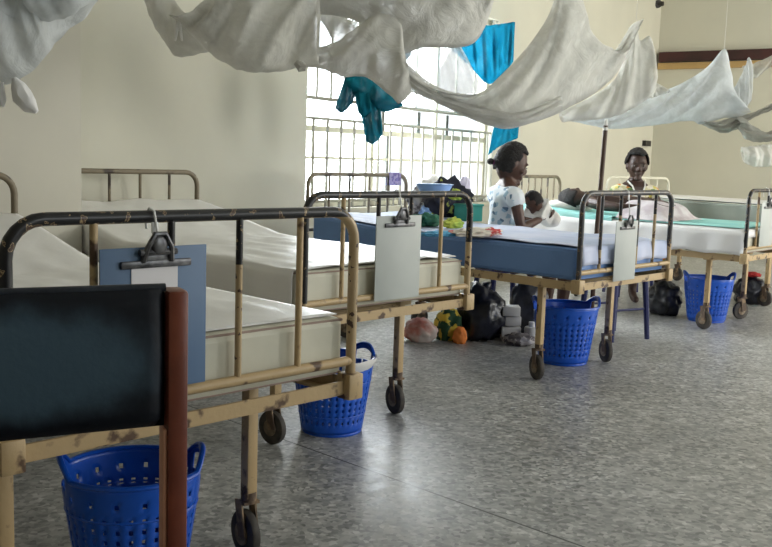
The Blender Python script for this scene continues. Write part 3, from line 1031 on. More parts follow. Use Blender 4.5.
# the big swag over the third bed
d = 5.0
net_thing('largest mosquito net, sagging in a deep swag right of the window',
          [dict(top=[(394, 50, d - .2), (414, 70, d - .1), (440, 88, d), (476, 94, d), (498, 78, d), (528, 46, d + .1), (550, 12, d + .2), (560, -26, d + .2), (574, -28, d + .3), (586, 26, d + .4), (600, 46, d + .5), (616, 50, d + .6), (636, 22, d + .7)],
                bot=[(396, 56, d - .2), (408, 88, d - .1), (434, 101, d), (468, 117, d), (500, 129, d), (528, 124, d + .1), (552, 116, d + .2), (576, 104, d + .3), (590, 96, d + .4), (606, 84, d + .5), (622, 66, d + .6), (637, 24, d + .7)],
                bulge=.30, folds=6, amp=.03, seed=7, nu=110, twist=.35),
           dict(top=[(394, 52, d - .24), (416, 76, d - .2), (444, 95, d - .12), (480, 106, d - .1), (520, 112, d - .05), (560, 96, d + .1)], bot=[(402, 66, d - .24), (412, 88, d - .2), (440, 104, d - .12), (480, 122, d - .1), (520, 126, d - .05), (562, 110, d + .1)], bulge=.10, folds=2, amp=.012, seed=11, twist=1.)],
          M_net, [('hanging_cord', hang(567, -24, d + .25), .0014, M_string)])
d = 6.3
net_thing('two pointed net folds hanging just left of the room corner',
          [dict(top=[(560, 112, d), (590, 97, d), (618, 74, d), (636, 22, d), (640, 40, d), (650, 36, d), (655, 60, d)], bot=[(562, 122, d), (592, 120, d), (616, 116, d), (634, 108, d), (640, 104, d), (646, 100, d), (655, 92, d)], bulge=.12, folds=3, amp=.016, seed=12),
           dict(top=[(640, 70, d + .3), (650, 78, d + .3), (668, 90, d + .3)], bot=[(640, 100, d + .3), (652, 98, d + .3), (669, 92, d + .3)], bulge=.08, folds=2, amp=.02, seed=13)],
          M_net, [('hanging_cord', hang(636, 24, d), .0014, M_string)])
# net over the fourth bed
d = 6.9
net_thing('pale blue mosquito net slung over the patient, lifted to a point at the maroon beam',
          [dict(top=[(572, 118, d), (590, 110, d), (608, 113, d), (650, 97, d), (688, 80, d), (708, 66, d), (722, 50, d), (728, 54, d), (732, 84, d), (742, 108, d)],
                bot=[(574, 122, d), (594, 126, d), (612, 129, d), (648, 126, d), (688, 121, d), (700, 124, d), (714, 121, d), (724, 118, d), (736, 118, d), (746, 114, d)], bulge=.25, folds=5, amp=.022, seed=14, nu=100, twist=.35),
           dict(top=[(728, 96, d), (740, 78, d), (748, 58, d), (752, 62, d)], bot=[(730, 112, d), (738, 114, d), (744, 110, d), (752, 100, d)], bulge=.08, folds=2, amp=.02, seed=15)],
          M_net_blue, [('hanging_cord', hang(724, 52, d), .0014, M_string)])
net_thing('grey twisted mosquito net hanging in front of the end wall at the right edge',
          [dict(top=[(700, 121, d), (720, 121, d), (738, 115, d), (752, 113, d), (772, 103, d), (800, 84, d)], bot=[(704, 124, d), (722, 133, d), (738, 129, d), (752, 118, d), (774, 109, d), (802, 92, d)], bulge=.14, folds=4, amp=.02, seed=16, twist=.8),
           dict(top=[(736, 118, d - .1), (744, 118, d - .1), (754, 126, d - .1), (768, 132, d - .1), (784, 118, d - .1), (800, 106, d - .1)], bot=[(738, 128, d - .1), (744, 138, d - .1), (756, 142, d - .1), (772, 141, d - .1), (788, 130, d - .1), (802, 118, d - .1)], bulge=.12, folds=3, amp=.02, seed=17, twist=.6),
           dict(top=[(742, 66, d + .2), (762, 60, d + .2), (800, 40, d + .2)], bot=[(740, 80, d + .2), (756, 78, d + .2), (768, 68, d + .2)], bulge=.05, folds=2, amp=.01, seed=18, layers=1)],
          M_net_grey, [('hanging_cord', hang(795, 90, d), .0014, M_string)])
b = MB()
net_panel(b, top=[(741, 147, 6.8), (755, 146, 6.8), (770, 144, 6.8), (790, 142, 6.8)], bot=[(745, 163, 6.8), (756, 167, 6.8), (772, 166, 6.8), (790, 162, 6.8)], bulge=.06, folds=3, amp=.012, seed=19)
o = recenter(b.build('cloth_bundle', M_thinbag, angle=180)); tag(o, 'small white cloth bundle hanging below the grey net at the right edge', 'bundle')
b = MB()
for x0, y0, x1, y1 in ((650, 64, 668, 50), (668, 50, 706, 14)):
    pass
# ------------------------------------------------------------------ curtains
def curtain(label, top, bot, folds, amp, seed):
    b = MB(); net_panel(b, top=top, bot=bot, bulge=.03, folds=folds, amp=amp, seed=seed, layers=1)
    o = recenter(b.build('curtain', M_curtain, angle=180)); o.modifiers.new('cloth', 'SOLIDIFY').thickness = .003
    return tag(o, label, 'curtain')


dw = 8.0
curtain('turquoise curtain hanging in folds at the upper right of the window', [(446, 44, 7.4), (470, 28, 7.8), (492, 25, 8.2), (515, 22, 8.55)], [(452, 50, 7.4), (470, 66, 7.8), (490, 84, 8.2), (513, 62, 8.55)], 6, .03, 1)
curtain('lower end of a turquoise curtain behind the woman with the plaited hair', [(497, 112, 8.1), (508, 112, 8.3), (520, 112, 8.5)], [(488, 155, 8.1), (500, 146, 8.3), (518, 138, 8.5)], 2, .02, 2)
# the knotted curtain in the middle of the window: one cloth, three lobes
b = MB(); d = 6.0
net_panel(b, top=[(346, 76, d), (362, 74, d), (380, 86, d), (402, 103, d)], bot=[(348, 90, d), (366, 104, d), (384, 112, d), (403, 106, d)], bulge=.10, folds=2, amp=.012, seed=3, nu=30, nv=8)
net_panel(b, top=[(346, 76, d), (352, 75, d), (362, 78, d)], bot=[(335, 108, d), (342, 113, d), (352, 104, d)], bulge=.07, folds=2, amp=.01, seed=4, nu=20, nv=8)
net_panel(b, top=[(358, 96, d), (368, 98, d), (380, 102, d)], bot=[(366, 141, d), (374, 144, d), (383, 134, d)], bulge=.07, folds=2, amp=.012, seed=5, nu=20, nv=10)
net_panel(b, top=[(354, 92, d - .03), (362, 90, d - .03), (370, 94, d - .03)], bot=[(358, 112, d - .03), (364, 118, d - .03), (372, 112, d - .03)], bulge=.10, folds=2, amp=.012, seed=6, nu=16, nv=8)
o = recenter(b.build('curtain', M_curtain_knot, angle=180)); tag(o, 'turquoise curtain tied in a knot before the left part of the window', 'curtain')
b = MB(); net_panel(b, top=[(398, 50, 6.6), (404, 50, 6.6), (412, 50, 6.6)], bot=[(401, 58, 6.6), (406, 60, 6.6), (411, 56, 6.6)], bulge=.04, folds=2, amp=.01, seed=7, nu=12, nv=4)
o = recenter(b.build('curtain', M_curtain, angle=180)); tag(o, 'scrap of turquoise curtain showing through the gap in the nets', 'curtain')


# ------------------------------------------------------------------ soft lumps, bags and clothes
def blob(name, label, cat, c, r, m, seed=0, rough=.25, rz=0, freq=2.2, sub=4, flatbot=True, extra=None, group=None):
    bm = bmesh.new(); bmesh.ops.create_icosphere(bm, subdivisions=sub, radius=1)
    for v in bm.verts:
        n = v.co.normalized()
        k = 1 + rough * noise.noise(n * freq + Vector((seed, seed * 2, 0))) + rough * .45 * noise.noise(n * freq * 3 + Vector((seed, 7, 0)))
        v.co = Vector((n.x * r[0], n.y * r[1], n.z * r[2])) * k
        if flatbot and v.co.z < -r[2] * .7: v.co.z = -r[2] * .7
    b = MB(); b.bm(bm)
    if extra: extra(b)
    o = b.build(name, m, angle=75)
    zmin = min(v.co.z for v in o.data.vertices)
    o.data.transform(Matrix.Translation((0, 0, -zmin)))
    o.location = c; o.rotation_euler = (0, 0, rz)
    return tag(o, label, cat, group)


def bagtop(b):
    b.tube([(0, 0, .12), (.01, 0, .16), (.03, .01, .20), (.05, 0, .22)], [.05, .022, .035, .012], 10)


def on3(px, z=.718, v=None, u=None):
    return bloc(3, u, v, z)


# under the beds
blob('plastic_bag', 'big shiny black bag under the blue-mattress bed', 'bag', (.61, 5.88, 0), (.155, .14, .19), M_bbag, 3, .3, extra=bagtop)
blob('plastic_bag', 'black bag with a red top under the farthest footboard in view', 'bag', (3.07, 7.85, 0), (.13, .14, .13), M_bbag, 5, .3)
blob('red_cloth', 'red cloth stuffed in the top of a black bag', 'cloth', (3.08, 7.85, .225), (.07, .06, .022), M_red, 6, .3)
blob('plastic_bag', 'dark bag on the floor between the blue bed and the patient bed', 'bag', (2.13, 7.1, 0), (.12, .15, .15), M_bbag, 8, .3)
blob('floral_bag', 'green cloth bag with yellow flowers on the floor by the black bag', 'bag', (.40, 5.80, 0), (.085, .09, .12), M_floral, 9, .25)
blob('orange_cloth', 'bright orange cloth beside the flowered bag', 'cloth', (.465, 5.68, 0), (.045, .04, .06), M_orange, 10, .2)
blob('pink_cloth', 'pink and white bundle on the floor under the window-side beds', 'bundle', (.22, 5.70, 0), (.10, .08, .085), M_pink, 11, .25)
blob('plastic_bag', 'tall black bag added to darken the gap behind the pale cartons under the blue-mattress bed', 'bag', (.93, 6.0, 0), (.13, .09, .22), M_bbag, 17, .2)  # added dark filler, hides the bright floor under the bed
b = MB(); b.box((0, 0, .045), (.12, .10, .09), bev=.004); b.box((.01, .01, .125), (.10, .09, .06), bev=.004); b.box((-.005, 0, .19), (.11, .10, .06), bev=.004)
o = b.build('carton', M_boxwhite); o.location = (.795, 5.83, 0); tag(o, 'stack of small pale cartons under the blue-mattress bed', 'carton')
b = MB(); b.cyl((0, 0, .05), .045, .10, 'Z', 18, bev=.008); b.cyl((0, 0, .115), .02, .03, 'Z', 14)
o = b.build('plastic_jar', M_boxwhite); o.location = (.92, 5.78, 0); tag(o, 'pale plastic jar on the floor near the stacked cartons', 'jar')
blob('grey_bundle', 'grey plastic bundle in front of the stacked cartons', 'bundle', (.83, 5.68, 0), (.10, .06, .045), M_greycloth, 14, .3)

# on the blue bed, towards its head
def draped(name, label, px, py, su, sv, h, m, seed, cat='cloth', z=None, rz=0, rough=.38):
    """crumpled cloth: a solid low heap resting on the sheet"""
    zz = .722 if z is None else z
    q = atz(px, py, zz)
    return blob(name, label, cat, q, (su, sv, h), m, seed, rough, rad(BEDS[3][2] + rz), 2.6)


draped('folded_clothes', 'black patterned clothes heaped at the head of the blue bed', 447, 219, .165, .13, .155, M_darkcloth, 21)
draped('grey_cloth', 'grey patterned cloth on the left of the clothes heap', 421, 218, .10, .09, .12, M_greycloth, 22)
draped('green_cloth', 'dark green cloth low on the left of the clothes heap', 426, 226, .10, .07, .045, M_green, 23)
draped('blue_cloth', 'blue folded cloth between the green and the grey cloths', 431, 219, .10, .05, .06, M_lightblue, 28)
draped('yellow_green_cloth', 'yellow-green cloth in front of the black clothes', 453, 228, .075, .04, .035, M_yellowgreen, 24)
draped('sky_blue_cloth', 'sky blue cloth lying flat on the blue bed', 440, 236, .12, .06, .016, M_skyblue, 25)
draped('patterned_cloth', 'red and white cloth spread by the seated woman', 478, 236, .17, .08, .026, M_redwhite, 26)
q = atz(455, 212, .722)
draped('lime_cloth', 'small lime green cloth high on the right of the black clothes', 456, 200, .045, .04, .04, M_yellowgreen, 27, z=.86)
draped('white_bundle', 'white cloth bundle under the light blue basin', 432, 211, .12, .10, .16, M_babycloth, 31)
b = MB()
prof_r = [(.0, 0), (.075, .0), (.095, .035), (.100, .050), (.110, .052)]
vs = []; fs = []; n = 32
for r_, z_ in prof_r:
    for k in range(n): vs.append((max(r_, .001) * math.cos(2 * PI * k / n), max(r_, .001) * math.sin(2 * PI * k / n), z_))
for j in range(len(prof_r) - 1):
    for k in range(n): fs.append((j * n + k, j * n + (k + 1) % n, (j + 1) * n + (k + 1) % n, (j + 1) * n + k))
b.add(vs, fs); o = b.build('plastic_basin', M_lightblue, angle=60); o.modifiers.new('thick', 'SOLIDIFY').thickness = .004
o.location = atz(434, 193, .925); tag(o, 'light blue plastic basin on top of the clothes heap', 'basin')
root = thing('storage_box', 'small turquoise green box beside the clothes heap', 'box', atz(468, 221, .724), rad(46))
b = MB(); b.box((0, 0, .05), (.15, .12, .10), bev=.006); b.build('box_body', M_tealbox, root)
b = MB(); b.box((0, 0, .105), (.16, .13, .014), bev=.004); b.build('box_lid', M_tealbox, root)
q = atz(463, 212, .724)
blob('plastic_bag', 'translucent lilac plastic bag standing behind the turquoise box', 'bag', q, (.055, .05, .16), M_lilac, 33, .22)
# checked cloth on the headboard of the blue bed
b = MB(); vs = []; fs = []
for a in range(15):
    for c in range(11):
        t = c / 10 * 2 - 1
        y = .018 * (1 if t > 0 else -1) * min(1, abs(t) * 4); z = .018 - max(0, abs(t) - .15) * .10
        vs.append((-.055 + .11 * a / 14, y + .004 * math.sin(a * 1.3), z))
for a in range(14):
    for c in range(10):
        q = a * 11 + c; fs.append((q, q + 11, q + 12, q + 1))
b.add(vs, fs); o = b.build('face_towel', M_checks, angle=180); o.modifiers.new('thick', 'SOLIDIFY').thickness = .004
o.matrix_world = bed_mat(3) @ Matrix.Translation((.77 - BW / 2, BL / 2, ZH))
tag(o, 'small purple checked towel over the headboard rail by the window', 'towel')


# ------------------------------------------------------------------ pole and stools
root = thing('net_pole', 'thin dark wooden pole rising between the beds to the net', 'pole', (1.325, 5.95, 0))
b = MB(); b.tube([(0, 0, 0), (.002, 0, .7), (.018, 0, 1.36)], .015, 10); b.build('pole', M_woodpole, root)
b = MB(); b.tube([(.018, 0, 1.33), (.018, 0, 1.40)], [.018, .008], 8); b.build('cord_wrap', M_string, root)


def make_stool(label, loc, m, rz, seat=.42):
    root = thing('plastic_stool', label, 'stool', loc, rz)
    b = MB(); b.box((0, 0, seat - .015), (.32, .32, .03), bev=.010); b.build('seat', m, root)
    for sx in (-1, 1):
        for sy in (-1, 1):
            b = MB(); b.tube([(sx * .155, sy * .155, 0), (sx * .13, sy * .13, seat - .03)], [.016, .020], 8); b.build('leg', m, root)
    for sy in (-1, 1):
        b = MB(); b.tube([(-.14, sy * .14, .2), (.14, sy * .14, .2)], .008, 6)
        b.build('stretcher', m, root)
    return root


make_stool('empty navy plastic stool standing behind the foot of the blue bed', (1.50, 6.08, 0), M_navy, rad(30))
make_stool('navy plastic stool under the woman holding the baby', (.79, 6.27, 0), M_navy, rad(-72))
make_stool('navy plastic stool under the woman in the printed blouse', (2.11, 8.12, 0), M_navy, rad(190))


# ------------------------------------------------------------------ people
def skin_mesh(joints, edges, root_i=0, sub=1):
    """joints: [(pos, radius or (rx, ry))] -> evaluated mesh as bmesh"""
    me = bpy.data.meshes.new('tmp')
    me.from_pydata([tuple(j[0]) for j in joints], edges, [])
    o = bpy.data.objects.new('tmp', me); COL.objects.link(o)
    md = o.modifiers.new('skin', 'SKIN'); md.use_smooth_shade = True
    if not me.skin_vertices:
        lay = None
    bpy.context.view_layer.objects.active = o
    if not me.skin_vertices:
        bm = bmesh.new(); bm.from_mesh(me); bm.verts.layers.skin.verify(); bm.to_mesh(me); bm.free()
    sv = me.skin_vertices[0].data
    for i, j in enumerate(joints):
        r = j[1] if isinstance(j[1], (tuple, list)) else (j[1], j[1])
        sv[i].radius = r; sv[i].use_root = (i == root_i)
    ss = o.modifiers.new('sub', 'SUBSURF'); ss.levels = sub; ss.render_levels = sub
    dg = bpy.context.evaluated_depsgraph_get(); dg.update()
    ev = o.evaluated_get(dg); m2 = bpy.data.meshes.new_from_object(ev)
    bm = bmesh.new(); bm.from_mesh(m2)
    bpy.data.objects.remove(o); bpy.data.meshes.remove(me); bpy.data.meshes.remove(m2)
    return bm


def remesh(name, mb, mats_, parent, voxel=.007, smooth_it=3):
    me = bpy.data.meshes.new('tmp'); me.from_pydata([tuple(v) for v in mb.v], [], mb.f)
    o = bpy.data.objects.new('tmp', me); COL.objects.link(o)
    md = o.modifiers.new('r', 'REMESH'); md.mode = 'VOXEL'; md.voxel_size = voxel; md.use_smooth_shade = True
    if smooth_it:
        s_ = o.modifiers.new('s', 'SMOOTH'); s_.factor = .5; s_.iterations = smooth_it
    dg = bpy.context.evaluated_depsgraph_get(); dg.update()
    m2 = bpy.data.meshes.new_from_object(o.evaluated_get(dg))
    bpy.data.objects.remove(o); bpy.data.meshes.remove(me)
    bm = bmesh.new(); bm.from_mesh(m2); seen = set(); best = []
    for v0 in bm.verts:
        if v0 in seen: continue
        st = [v0]; seen.add(v0); comp = []
        while st:
            q = st.pop(); comp.append(q)
            for e in q.link_edges:
                w_ = e.other_vert(q)
                if w_ not in seen: seen.add(w_); st.append(w_)
        if len(comp) > len(best): best = comp
    keep = set(best)
    bmesh.ops.delete(bm, geom=[v for v in bm.verts if v not in keep], context='VERTS')
    bm.to_mesh(m2); bm.free()
    m2.name = name; m2.materials.clear(); m2.materials.append(mats_)
    for p in m2.polygons: p.use_smooth = True
    r = bpy.data.objects.new(name, m2); COL.objects.link(r)
    if parent is not None: r.parent = parent
    return r


def add_head(mb, c, R, k=1.0):
    """face looks along local +y of R"""
    def T(p): return c + R @ (Vector(p) * k)
    bm = bmesh.new(); bmesh.ops.create_uvsphere(bm, u_segments=28, v_segments=20, radius=1)
    for v in bm.verts:
        x, y, z = v.co
        w = .074 * (1 - .30 * max(0, -z) ** 1.5)
        q = Vector((x * w, y * (.094 - .012 * max(0, -z)), z * .112))
        if y > 0: q.y *= .93; q.y += .012 * max(0, -z)
        v.co = T(q)
    mb.bm(bm)
    mb.ellipsoid(T((0, .088, -.018)), (.014 * k, .018 * k, .022 * k), R)      # nose
    mb.ellipsoid(T((0, .084, -.030)), (.021 * k, .013 * k, .010 * k), R)
    mb.ellipsoid(T((0, .080, -.055)), (.026 * k, .014 * k, .008 * k), R)      # lips
    mb.ellipsoid(T((0, .079, -.068)), (.023 * k, .013 * k, .008 * k), R)
    mb.ellipsoid(T((0, .070, -.092)), (.030 * k, .024 * k, .020 * k), R)      # chin
    for sd in (-1, 1):
        mb.ellipsoid(T((sd * .028, .078, .024)), (.024 * k, .012 * k, .007 * k), R)   # brow
        mb.ellipsoid(T((sd * .042, .062, -.022)), (.022 * k, .018 * k, .018 * k), R)  # cheek
        mb.ellipsoid(T((sd * .076, -.005, -.008)), (.008 * k, .018 * k, .030 * k), R)  # ear
    return T


def add_eyes(parent, T, R, k=1.0, closed=False):
    for sd in (-1, 1):
        b = MB()
        b.ellipsoid(T((sd * .030, .078, .004)), (.011 * k, .0065 * k, .0042 * k), R, 12, 8, 0)
        b.ellipsoid(T((sd * .030, .0855, .004)), (.0065 * k, .003 * k, .005 * k), R, 10, 6, 1)
        b.build('eye', [M_eye, M_iris], parent)


def add_hair(parent, T, R, k=1.0, puff=1.0, name='hair', short=False):
    bm = bmesh.new(); bmesh.ops.create_icosphere(bm, subdivisions=4, radius=1)
    dele = [v for v in bm.verts if (v.co.y > .34 and v.co.z < .60) or (v.co.y > .10 and v.co.z < .10) or (short and abs(v.co.x) > .62 and v.co.z < -.12) or v.co.z < -.60]
    bmesh.ops.delete(bm, geom=dele, context='VERTS')
    for v in bm.verts:
        n = v.co.copy(); j = 1 + .05 * noise.noise(n * 7)
        v.co = T((n.x * .084 * puff * j, n.y * .100 * puff * j - .004, n.z * .122 * puff * j + .004))
    b = MB(); b.bm(bm)
    o = b.build(name, M_hair, parent, angle=180)
    md = o.modifiers.new('t', 'SOLIDIFY'); md.thickness = .014; md.offset = -1
    return o


def hand_joints(wrist, direction, palm_n, k=1.0, curl=.6, side=1):
    """palm plus five unequal bent fingers as skin chains; returns list of (joints, edges)"""
    d = Vector(direction).normalized(); n = Vector(palm_n).normalized(); s_ = d.cross(n).normalized() * side
    n = s_.cross(d).normalized() * side
    chains = []
    w = Vector(wrist)
    palm_end = w + d * .075 * k
    chains.append(([(w, .022 * k), (w + d * .035 * k, (.034 * k, .018 * k)), (palm_end, (.036 * k, .016 * k))], [(0, 1), (1, 2)]))
    for off, ln in ((-.030, .070), (-.010, .080), (.010, .075), (.029, .060)):
        base = w + d * .055 * k + s_ * off * .8 * k
        p1 = w + d * .082 * k + s_ * off * k
        p2 = p1 + (d * math.cos(curl * .6) + n * math.sin(curl * .6)) * ln * .42 * k
        p3 = p2 + (d * math.cos(curl * 1.5) + n * math.sin(curl * 1.5)) * ln * .32 * k
        p4 = p3 + (d * math.cos(curl * 2.2) + n * math.sin(curl * 2.2)) * ln * .26 * k
        chains.append(([(base, .010 * k), (p1, .010 * k), (p2, .009 * k), (p3, .0085 * k), (p4, .007 * k)], [(0, 1), (1, 2), (2, 3), (3, 4)]))
    t0 = w + d * .02 * k - s_ * .018 * k
    t1 = t0 + (d * .6 - s_ * .7 + n * .25).normalized() * .035 * k
    t2 = t1 + (d * .8 - s_ * .35 + n * .5).normalized() * .030 * k
    t3 = t2 + (d * .85 + n * .5).normalized() * .022 * k
    chains.append(([(t0, .012 * k), (t1, .012 * k), (t2, .010 * k), (t3, .008 * k)], [(0, 1), (1, 2), (2, 3)]))
    return chains


V = Vector


def seated_person(name, label, loc, rz, skin, head_c, head_R, arms, hair_puff, k=1.0, dress=None, dress_name='dress', bare_feet=True):
    root = thing(name, label, 'person', loc, rz)
    mb = MB()
    #  0 pelvis 1 waist 2 chest 3 neck 4 necktop | 5,6 shoulders ...
    J = [(V((0, 0, .545)), (.135, .11)), (V((0, -.01, .68)), (.108, .090)), (V((0, 0, .82)), (.122, .092)), (V((0, .005, .925)), (.075, .06)), (V((0, .015, 1.0)), .050), (head_c + V((0, -.01, -.04)), .052)]
    E = [(0, 1), (1, 2), (2, 3), (3, 4), (4, 5)]
    for sd in (-1, 1):
        sh, el, wr = arms[sd]
        i = len(J)
        J += [(V((sd * .115, 0, .905)), .055), (V(sh), .052), (V(sh).lerp(V(el), .5), .042), (V(el), .036), (V(el).lerp(V(wr), .4), .034), (V(wr), .024)]
        E += [(3, i), (i, i + 1), (i + 1, i + 2), (i + 2, i + 3), (i + 3, i + 4), (i + 4, i + 5)]
    for sd in (-1, 1):
        i = len(J)
        J += [(V((sd * .085, .03, .525)), .085), (V((sd * .105, .24, .52)), .078), (V((sd * .11, .41, .51)), .058), (V((sd * .11, .42, .30)), .054), (V((sd * .11, .40, .09)), .036), (V((sd * .115, .45, .040)), .036), (V((sd * .12, .55, .028)), .028)]
        E += [(0, i)] + [(i + q, i + q + 1) for q in range(6)]
    mb.bm(skin_mesh(J, E, 0, 1))
    T = add_head(mb, head_c, head_R, k)
    for sd in (-1, 1):
        sh, el, wr = arms[sd]
        d_ = (V(wr) - V(el)).normalized()
        for jj, ee in hand_joints(V(wr), d_ * .8 + V((-sd * .5, .3, 0)), V((0, -.5, .8)), .95, .7, side=sd):
            mb.bm(skin_mesh(jj, ee, 0, 1))
    remesh('body', mb, skin, root, .0065, 2)
    add_eyes(root, T, head_R, k)
    add_hair(root, T, head_R, k, hair_puff, short=dress_name == 'blouse')
    # clothes: the same torso, a little larger, with sleeves to mid upper arm and a skirt over the thighs
    cb = MB()
    J2 = [(V((0, 0, .545)), (.160, .130)), (V((0, -.01, .68)), (.126, .106)), (V((0, 0, .82)), (.137, .107)), (V((0, 0, .91)), (.125, .088)), (V((0, .005, .965)), (.088, .075))]
    E2 = [(0, 1), (1, 2), (2, 3), (3, 4)]
    for sd in (-1, 1):
        sh, el, wr = arms[sd]; i = len(J2)
        J2 += [(V((sd * .115, 0, .915)), .078), (V(sh), .072), (V(sh).lerp(V(el), .42), .066)]
        E2 += [(3, i), (i, i + 1), (i + 1, i + 2)]
    for sd in (-1, 1):
        i = len(J2)
        J2 += [(V((sd * .085, .03, .53)), .102), (V((sd * .105, .24, .525)), .096), (V((sd * .11, .43, .505)), .080), (V((sd * .11, .44, .33)), .078)]
        E2 += [(0, i), (i, i + 1), (i + 1, i + 2), (i + 2, i + 3)]
    cb.bm(skin_mesh(J2, E2, 0, 1))
    remesh(dress_name, cb, dress, root, .009, 2)
    return root, T


# woman with the baby
Rh = Matrix.Rotation(rad(-10), 3, 'Z') @ Matrix.Rotation(rad(-20), 3, 'X')
arms1 = {1: ((.165, -.005, .895), (.20, .03, .69), (.07, .24, .745)), -1: ((-.165, .0, .895), (-.19, .10, .70), (-.03, .27, .75))}
p1, T1 = seated_person('person', 'person in a white patterned dress seated in profile, holding a baby', (.775, 6.27, 0), rad(-72), M_skin1, V((0, .035, 1.105)), Rh, arms1, 1.02, 1.16, M_dress)
b = MB(); b.ellipsoid(T1((.0, -.118, -.035)), (.022, .024, .022)); b.build('hair_bun', M_hair, p1)
b = MB(); b.tube([T1((.014 * math.cos(a), -.098, -.03 + .014 * math.sin(a))) for a in [i * PI / 5 for i in range(11)]], .006, 6, cap=False); b.build('hair_band', M_purple, p1)
# strap / open neckline
# baby
rb = thing('person', 'baby wrapped in white cloth, held against the seated woman', 'person', (.775, 6.27, 0), rad(-72))
mb = MB()
Rb = Matrix.Rotation(rad(150), 3, 'Z') @ Matrix.Rotation(rad(-35), 3, 'X')
bc = V((.055, .185, .86))
Tb = add_head(mb, bc, Rb, .62)
Jb = [(V((.0, .27, .775)), .055), (V((.03, .22, .82)), .050), (V((.05, .19, .85)), .028), (V((-.03, .36, .745)), .040), (V((.06, .42, .72)), .028), (V((.09, .49, .70)), .020), (V((.09, .25, .80)), .020), (V((.13, .24, .76)), .016)]
mb.bm(skin_mesh(Jb, [(0, 1), (1, 2), (0, 3), (3, 4), (4, 5), (1, 6), (6, 7)], 0, 1))
remesh('body', mb, M_skin1, rb, .005, 2)
cb = MB(); cb.bm(skin_mesh([(V((.0, .26, .775)), .078), (V((.03, .215, .815)), .062), (V((-.02, .36, .74)), .070), (V((.05, .40, .72)), .045)], [(0, 1), (0, 2), (2, 3)], 0, 1))
remesh('swaddling_cloth', cb, M_babycloth, rb, .007, 2)
add_hair(rb, Tb, Rb, .62, .97)

# woman in the printed blouse behind the patient
Rh = Matrix.Rotation(rad(-8), 3, 'Z') @ Matrix.Rotation(rad(-6), 3, 'X')
fx, fy = .10, -.995
arms2 = {1: ((.17, -.0, .90), (.235, .05, .70), (.10, .26, .66)), -1: ((-.17, .0, .90), (-.22, .06, .74), (-.09, .25, .80))}
p2, T2 = seated_person('person', 'person in a colourful printed blouse seated facing us behind the patient', (2.11, 8.12, 0), math.atan2(-fx, fy), M_skin2, V((0, .03, 1.12)), Rh, arms2, 1.10, 1.12, M_blouse, 'blouse')
b = MB(); b.add([(-.045, .108, .94), (.045, .108, .94), (.0, .128, .83), (-.05, .072, .985), (.05, .072, .985)], [(0, 1, 2), (3, 4, 1, 0)])
o = b.build('neckline', M_skin2, p2, smooth=False); o.modifiers.new('t', 'SOLIDIFY').thickness = .012
for sd in (-1, 1):
    b = MB(); b.tube([(sd * .075, .04, .985), (sd * .055, .105, .945), (sd * .01, .132, .83), (0, .13, .79)], .007, 8); b.build('collar', M_babycloth, p2)

# patient lying on the fourth bed, under a white cover from the waist
pt = thing('person', 'patient lying on the turquoise sheet, dark head near the wall and one arm bare', 'person', bloc(4, .45, 1.0, 0), rad(BEDS[4][2]))
def L4(u, v, z): return V((u - .45, v - 1.0, z))
zb_ = .742
hc = L4(.25, 1.46, zb_ + .11)
# head axes: crown towards +v (local y), face up (local z)
Rp = Matrix.Rotation(rad(62), 3, 'Y') @ Matrix(((-1, 0, 0), (0, 0, 1), (0, 1, 0))).transposed()
mb = MB()
Tp = add_head(mb, hc, Rp, .95)
Jp = [(L4(.38, .94, zb_ + .085), (.100, .075)), (L4(.34, 1.07, zb_ + .085), (.092, .072)), (L4(.30, 1.19, zb_ + .09), (.10, .075)), (L4(.28, 1.29, zb_ + .09), (.060, .050)), (L4(.26, 1.38, zb_ + .10), .045),
      (L4(.17, 1.25, zb_ + .09), .046), (L4(.13, 1.12, zb_ + .08), .038), (L4(.12, 1.00, zb_ + .07), .032), (L4(.17, .91, zb_ + .07), .028), (L4(.24, .82, zb_ + .07), .022),
      (L4(.42, 1.26, zb_ + .07), .046), (L4(.50, 1.10, zb_ + .05), .038), (L4(.52, .98, zb_ + .05), .032), (L4(.50, .80, zb_ + .05), .022),
      (L4(.35, .90, zb_ + .07), .066), (L4(.25, .80, zb_ + .07), .058), (L4(.20, .72, zb_ + .06), .048), (L4(.32, .68, zb_ + .05), .040), (L4(.38, .68, zb_ + .04), .030), (L4(.40, .66, zb_ + .045), .024),
      (L4(.46, .88, zb_ + .07), .066), (L4(.40, .80, zb_ + .08), .058), (L4(.34, .74, zb_ + .08), .048), (L4(.44, .70, zb_ + .06), .040), (L4(.48, .70, zb_ + .04), .028), (L4(.50, .69, zb_ + .04), .022)]
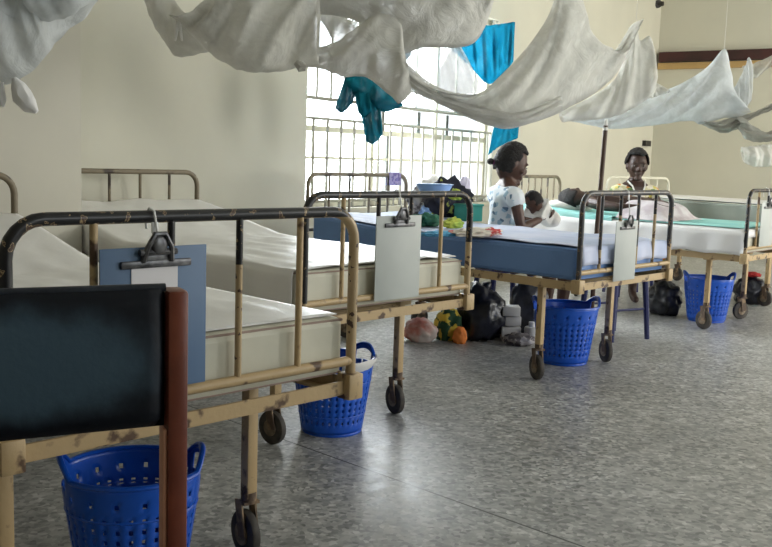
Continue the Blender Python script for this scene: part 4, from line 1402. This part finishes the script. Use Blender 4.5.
Ep = [(0, 1), (1, 2), (2, 3), (3, 4), (3, 5), (5, 6), (6, 7), (7, 8), (8, 9), (3, 10), (10, 11), (11, 12), (12, 13), (0, 14), (14, 15), (15, 16), (16, 17), (17, 18), (18, 19), (0, 20), (20, 21), (21, 22), (22, 23), (23, 24), (24, 25)]
mb.bm(skin_mesh(Jp, Ep, 0, 1))
for w_, d_, sd in ((Jp[9][0], V((.6, -.6, 0)), 1), (Jp[13][0], V((0, -1, 0)), -1)):
    for jj, ee in hand_joints(w_, d_, V((0, 0, -1)), .9, .4, side=sd): mb.bm(skin_mesh(jj, ee, 0, 1))
remesh('body', mb, M_skin2, pt, .008, 2)
add_hair(pt, Tp, Rp, .95, .98)
add_eyes(pt, Tp, Rp, .95)
blob('pillow', 'white pillow under the patient head', 'pillow', bloc(4, .36, 1.55, .745), (.27, .17, .055), M_babycloth, 41, .06, rad(BEDS[4][2]), 1.2)
b_ = make_sheet('turquoise_towel', 'turquoise cloth hanging over the mattress edge beside the patient head', 4, M_teal, .02, .24, .98, 1.80, .05, .742, over_l=.12, wr=.012, seed=15, ragged=.5, cat='cloth')
# cover over the patient: a domed cloth
def cover():
    nu, nv = 40, 60; vs = []; fs = []
    for a in range(nu + 1):
        for c in range(nv + 1):
            s = .04 + .62 * a / nu; t = .58 + .40 * c / nv
            e = min(1, (s - .04) / .08, (.66 - s) / .08, (t - .58) / .08, 1)
            h = .11 * math.exp(-((s - .36) / .27) ** 4) * math.exp(-((t - .86) / .26) ** 4)
            z = .736 + (h + .012 * (1 + noise.noise(V((s * 9, t * 7, 2))))) * max(0, e)
            u = s
            vs.append((u - .45, t - 1.0, z))
    for a in range(nu):
        for c in range(nv):
            q = a * (nv + 1) + c; fs.append((q, q + nv + 1, q + nv + 2, q + 1))
    b = MB(); b.add(vs, fs); o = b.build('blanket', M_sheet2, angle=180)
    o.modifiers.new('t', 'SOLIDIFY').thickness = .004
    o.location = bloc(4, .45, 1.0, 0); o.rotation_euler = (0, 0, rad(BEDS[4][2]))
    tag(o, 'rumpled pinkish white cover over the legs of the lying patient', 'blanket')


cover()
